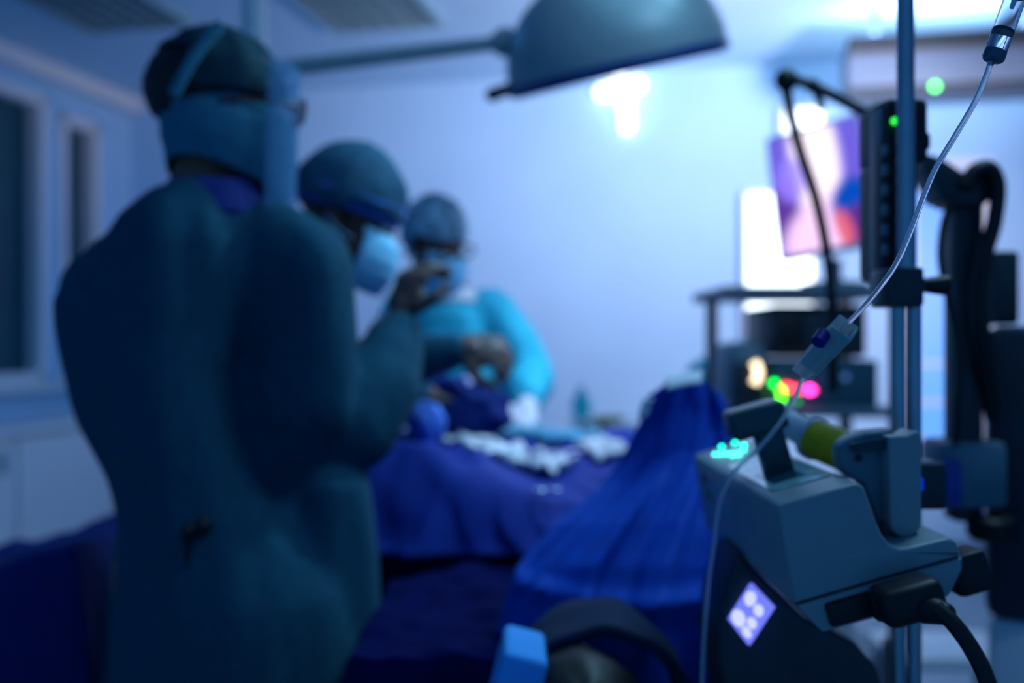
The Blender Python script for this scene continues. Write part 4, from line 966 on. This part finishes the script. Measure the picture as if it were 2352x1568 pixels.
bm = B(); bq = [(1700, 1275), (1800, 1370), (1850, 1420), (1900, 1442), (1970, 1480), (2020, 1540), (2040, 1640), (2030, 1760), (1700, 1760), (1650, 1500), (1660, 1400)]
prism(bm, [P(x, y, 1.075) for x, y in bq], (0, 0.12, 0), 0.008, 3); obj('casing', bm, M_dark, t)
bm = B(); box(bm, P(2050, 1640, 1.12), (0.10, 0.04, 0.05), None, 0.006); obj('pole_clamp', bm, M_black, t)

# ------------------------------------------------------------------ drip chamber, tube and roller clamp (in focus)
YD = 0.75
dt = thing('drip_chamber', P(2300, 60, YD), 'clear drip chamber half full of fluid, sharp at top right', 'drip chamber')
d0, d1 = P(2282, 132, YD), P(2345, -40, YD); dax = (d1-d0).normalized()
rr = R(24, YD)
bm = B(); lathe(bm, d0, dax, [(rr*0.88, 0.0), (rr, 0.003), (rr*1.03, R(180, YD)), (rr*0.94, R(180, YD)), (rr*0.9, 0.004), (rr*0.8, 0.002)], 40); obj('chamber_wall', bm, M_clear, dt)
bm = B(); lathe(bm, d0, dax, [(rr*0.85, 0.001), (rr*0.96, 0.004), (rr*0.96, R(62, YD))], 40); obj('fluid', bm, mat('saline', (0.82, 0.9, 1.0), 0.02, var=0, trans=1.0, ior=1.33), dt)
bm = B(); lathe(bm, d0, dax, [(rr*1.0, R(60, YD)), (rr*1.035, R(61.5, YD)), (rr*1.035, R(65.5, YD)), (rr*1.0, R(67, YD))], 40); obj('fill_line', bm, M_dark, dt)
bm = B(); lathe(bm, d0, dax, [(rr*0.25, -0.006), (rr*0.3, -0.003), (rr*0.9, -0.0022), (rr*1.04, -0.0008), (rr*1.04, R(15, YD)), (rr*0.6, R(16, YD))], 32); obj('bottom_cap', bm, mat('grey_clear_cap', (0.05, 0.10, 0.16), 0.25), dt)
bm = B(); lathe(bm, d0, dax, [(rr*1.05, R(150, YD)), (rr*1.05, R(185, YD)), (rr*0.4, R(190, YD))], 32); obj('top_cap', bm, M_black, dt)
bm = B(); cone(bm, d0+dax*R(120, YD), d0+dax*R(155, YD), R(5, YD), R(7, YD), 14); obj('drip_nozzle', bm, M_white, dt)
bm = B(); limb(bm, d0+dax*R(185, YD), d0+dax*0.16, 0.004, 0.003); obj('spike', bm, M_white, dt)
M_tube = mat('milky_tube', (0.92, 0.94, 1.0), 0.25, var=0, trans=0.65, ior=1.2)
pts = [P(2276, 142, .75), P(2262, 182, .75), P(2236, 240, .75), P(2190, 318, .75), P(2150, 385, .75), P(2120, 455, .75), P(2092, 530, .75), P(2062, 598, .75), P(2030, 648, .75), P(1990, 698, .785), P(1946, 744, .83), P(1898, 796, .87), P(1850, 858, .905), P(1822, 920, .93), P(1786, 978, .955), P(1742, 1030, .98), P(1690, 1080, 1.0), P(1660, 1130, 1.03), P(1648, 1180, 1.05), P(1640, 1250, 1.07), P(1628, 1330, 1.08), P(1618, 1450, 1.09), P(1612, 1600, 1.1), P(1612, 1800, 1.1)]
bm = B(); tube(bm, pts, R(6.5, .75), 14, 8); tb = obj('infusion_tube', bm, M_tube); tag(tb, 'long milky plastic tube running down from the drip chamber past the pump', 'tube')
c0, c1 = P(1940, 752, .835), P(1848, 848, .90); cx = (c1-c0).normalized()
rc = thing('roller_clamp', (c0+c1)/2, 'translucent roller clamp with a dark blue wheel on the tube', 'roller clamp')
xx, yy, _ = frame_z(cx)
side = Vector((0.70, 0.1, -0.70)); side = (side-cx*side.dot(cx)).normalized(); nrm = cx.cross(side)
CM = Matrix((side, nrm, cx)).transposed()
M_rc = mat('milky_clamp', (0.45, 0.62, 0.64), 0.4, var=0.04, trans=0.45, ior=1.15)
bm = B(); L_ = (c1-c0).length; mid = (c0+c1)/2
for s in (-1, 1): box(bm, mid+nrm*s*0.0075, (0.019, 0.003, L_*1.02), CM, 0.001)
box(bm, mid+side*0.009, (0.003, 0.015, L_*1.02), CM, 0.001); obj('clamp_body', bm, M_rc, rc)
bm = B(); wq = P(1886, 776, .84); cone(bm, wq-nrm*0.006, wq+nrm*0.006, 0.0062, 0.0062, 20); obj('roller_wheel', bm, mat('blue_wheel', (0.01, 0.01, 0.20), 0.4), rc)
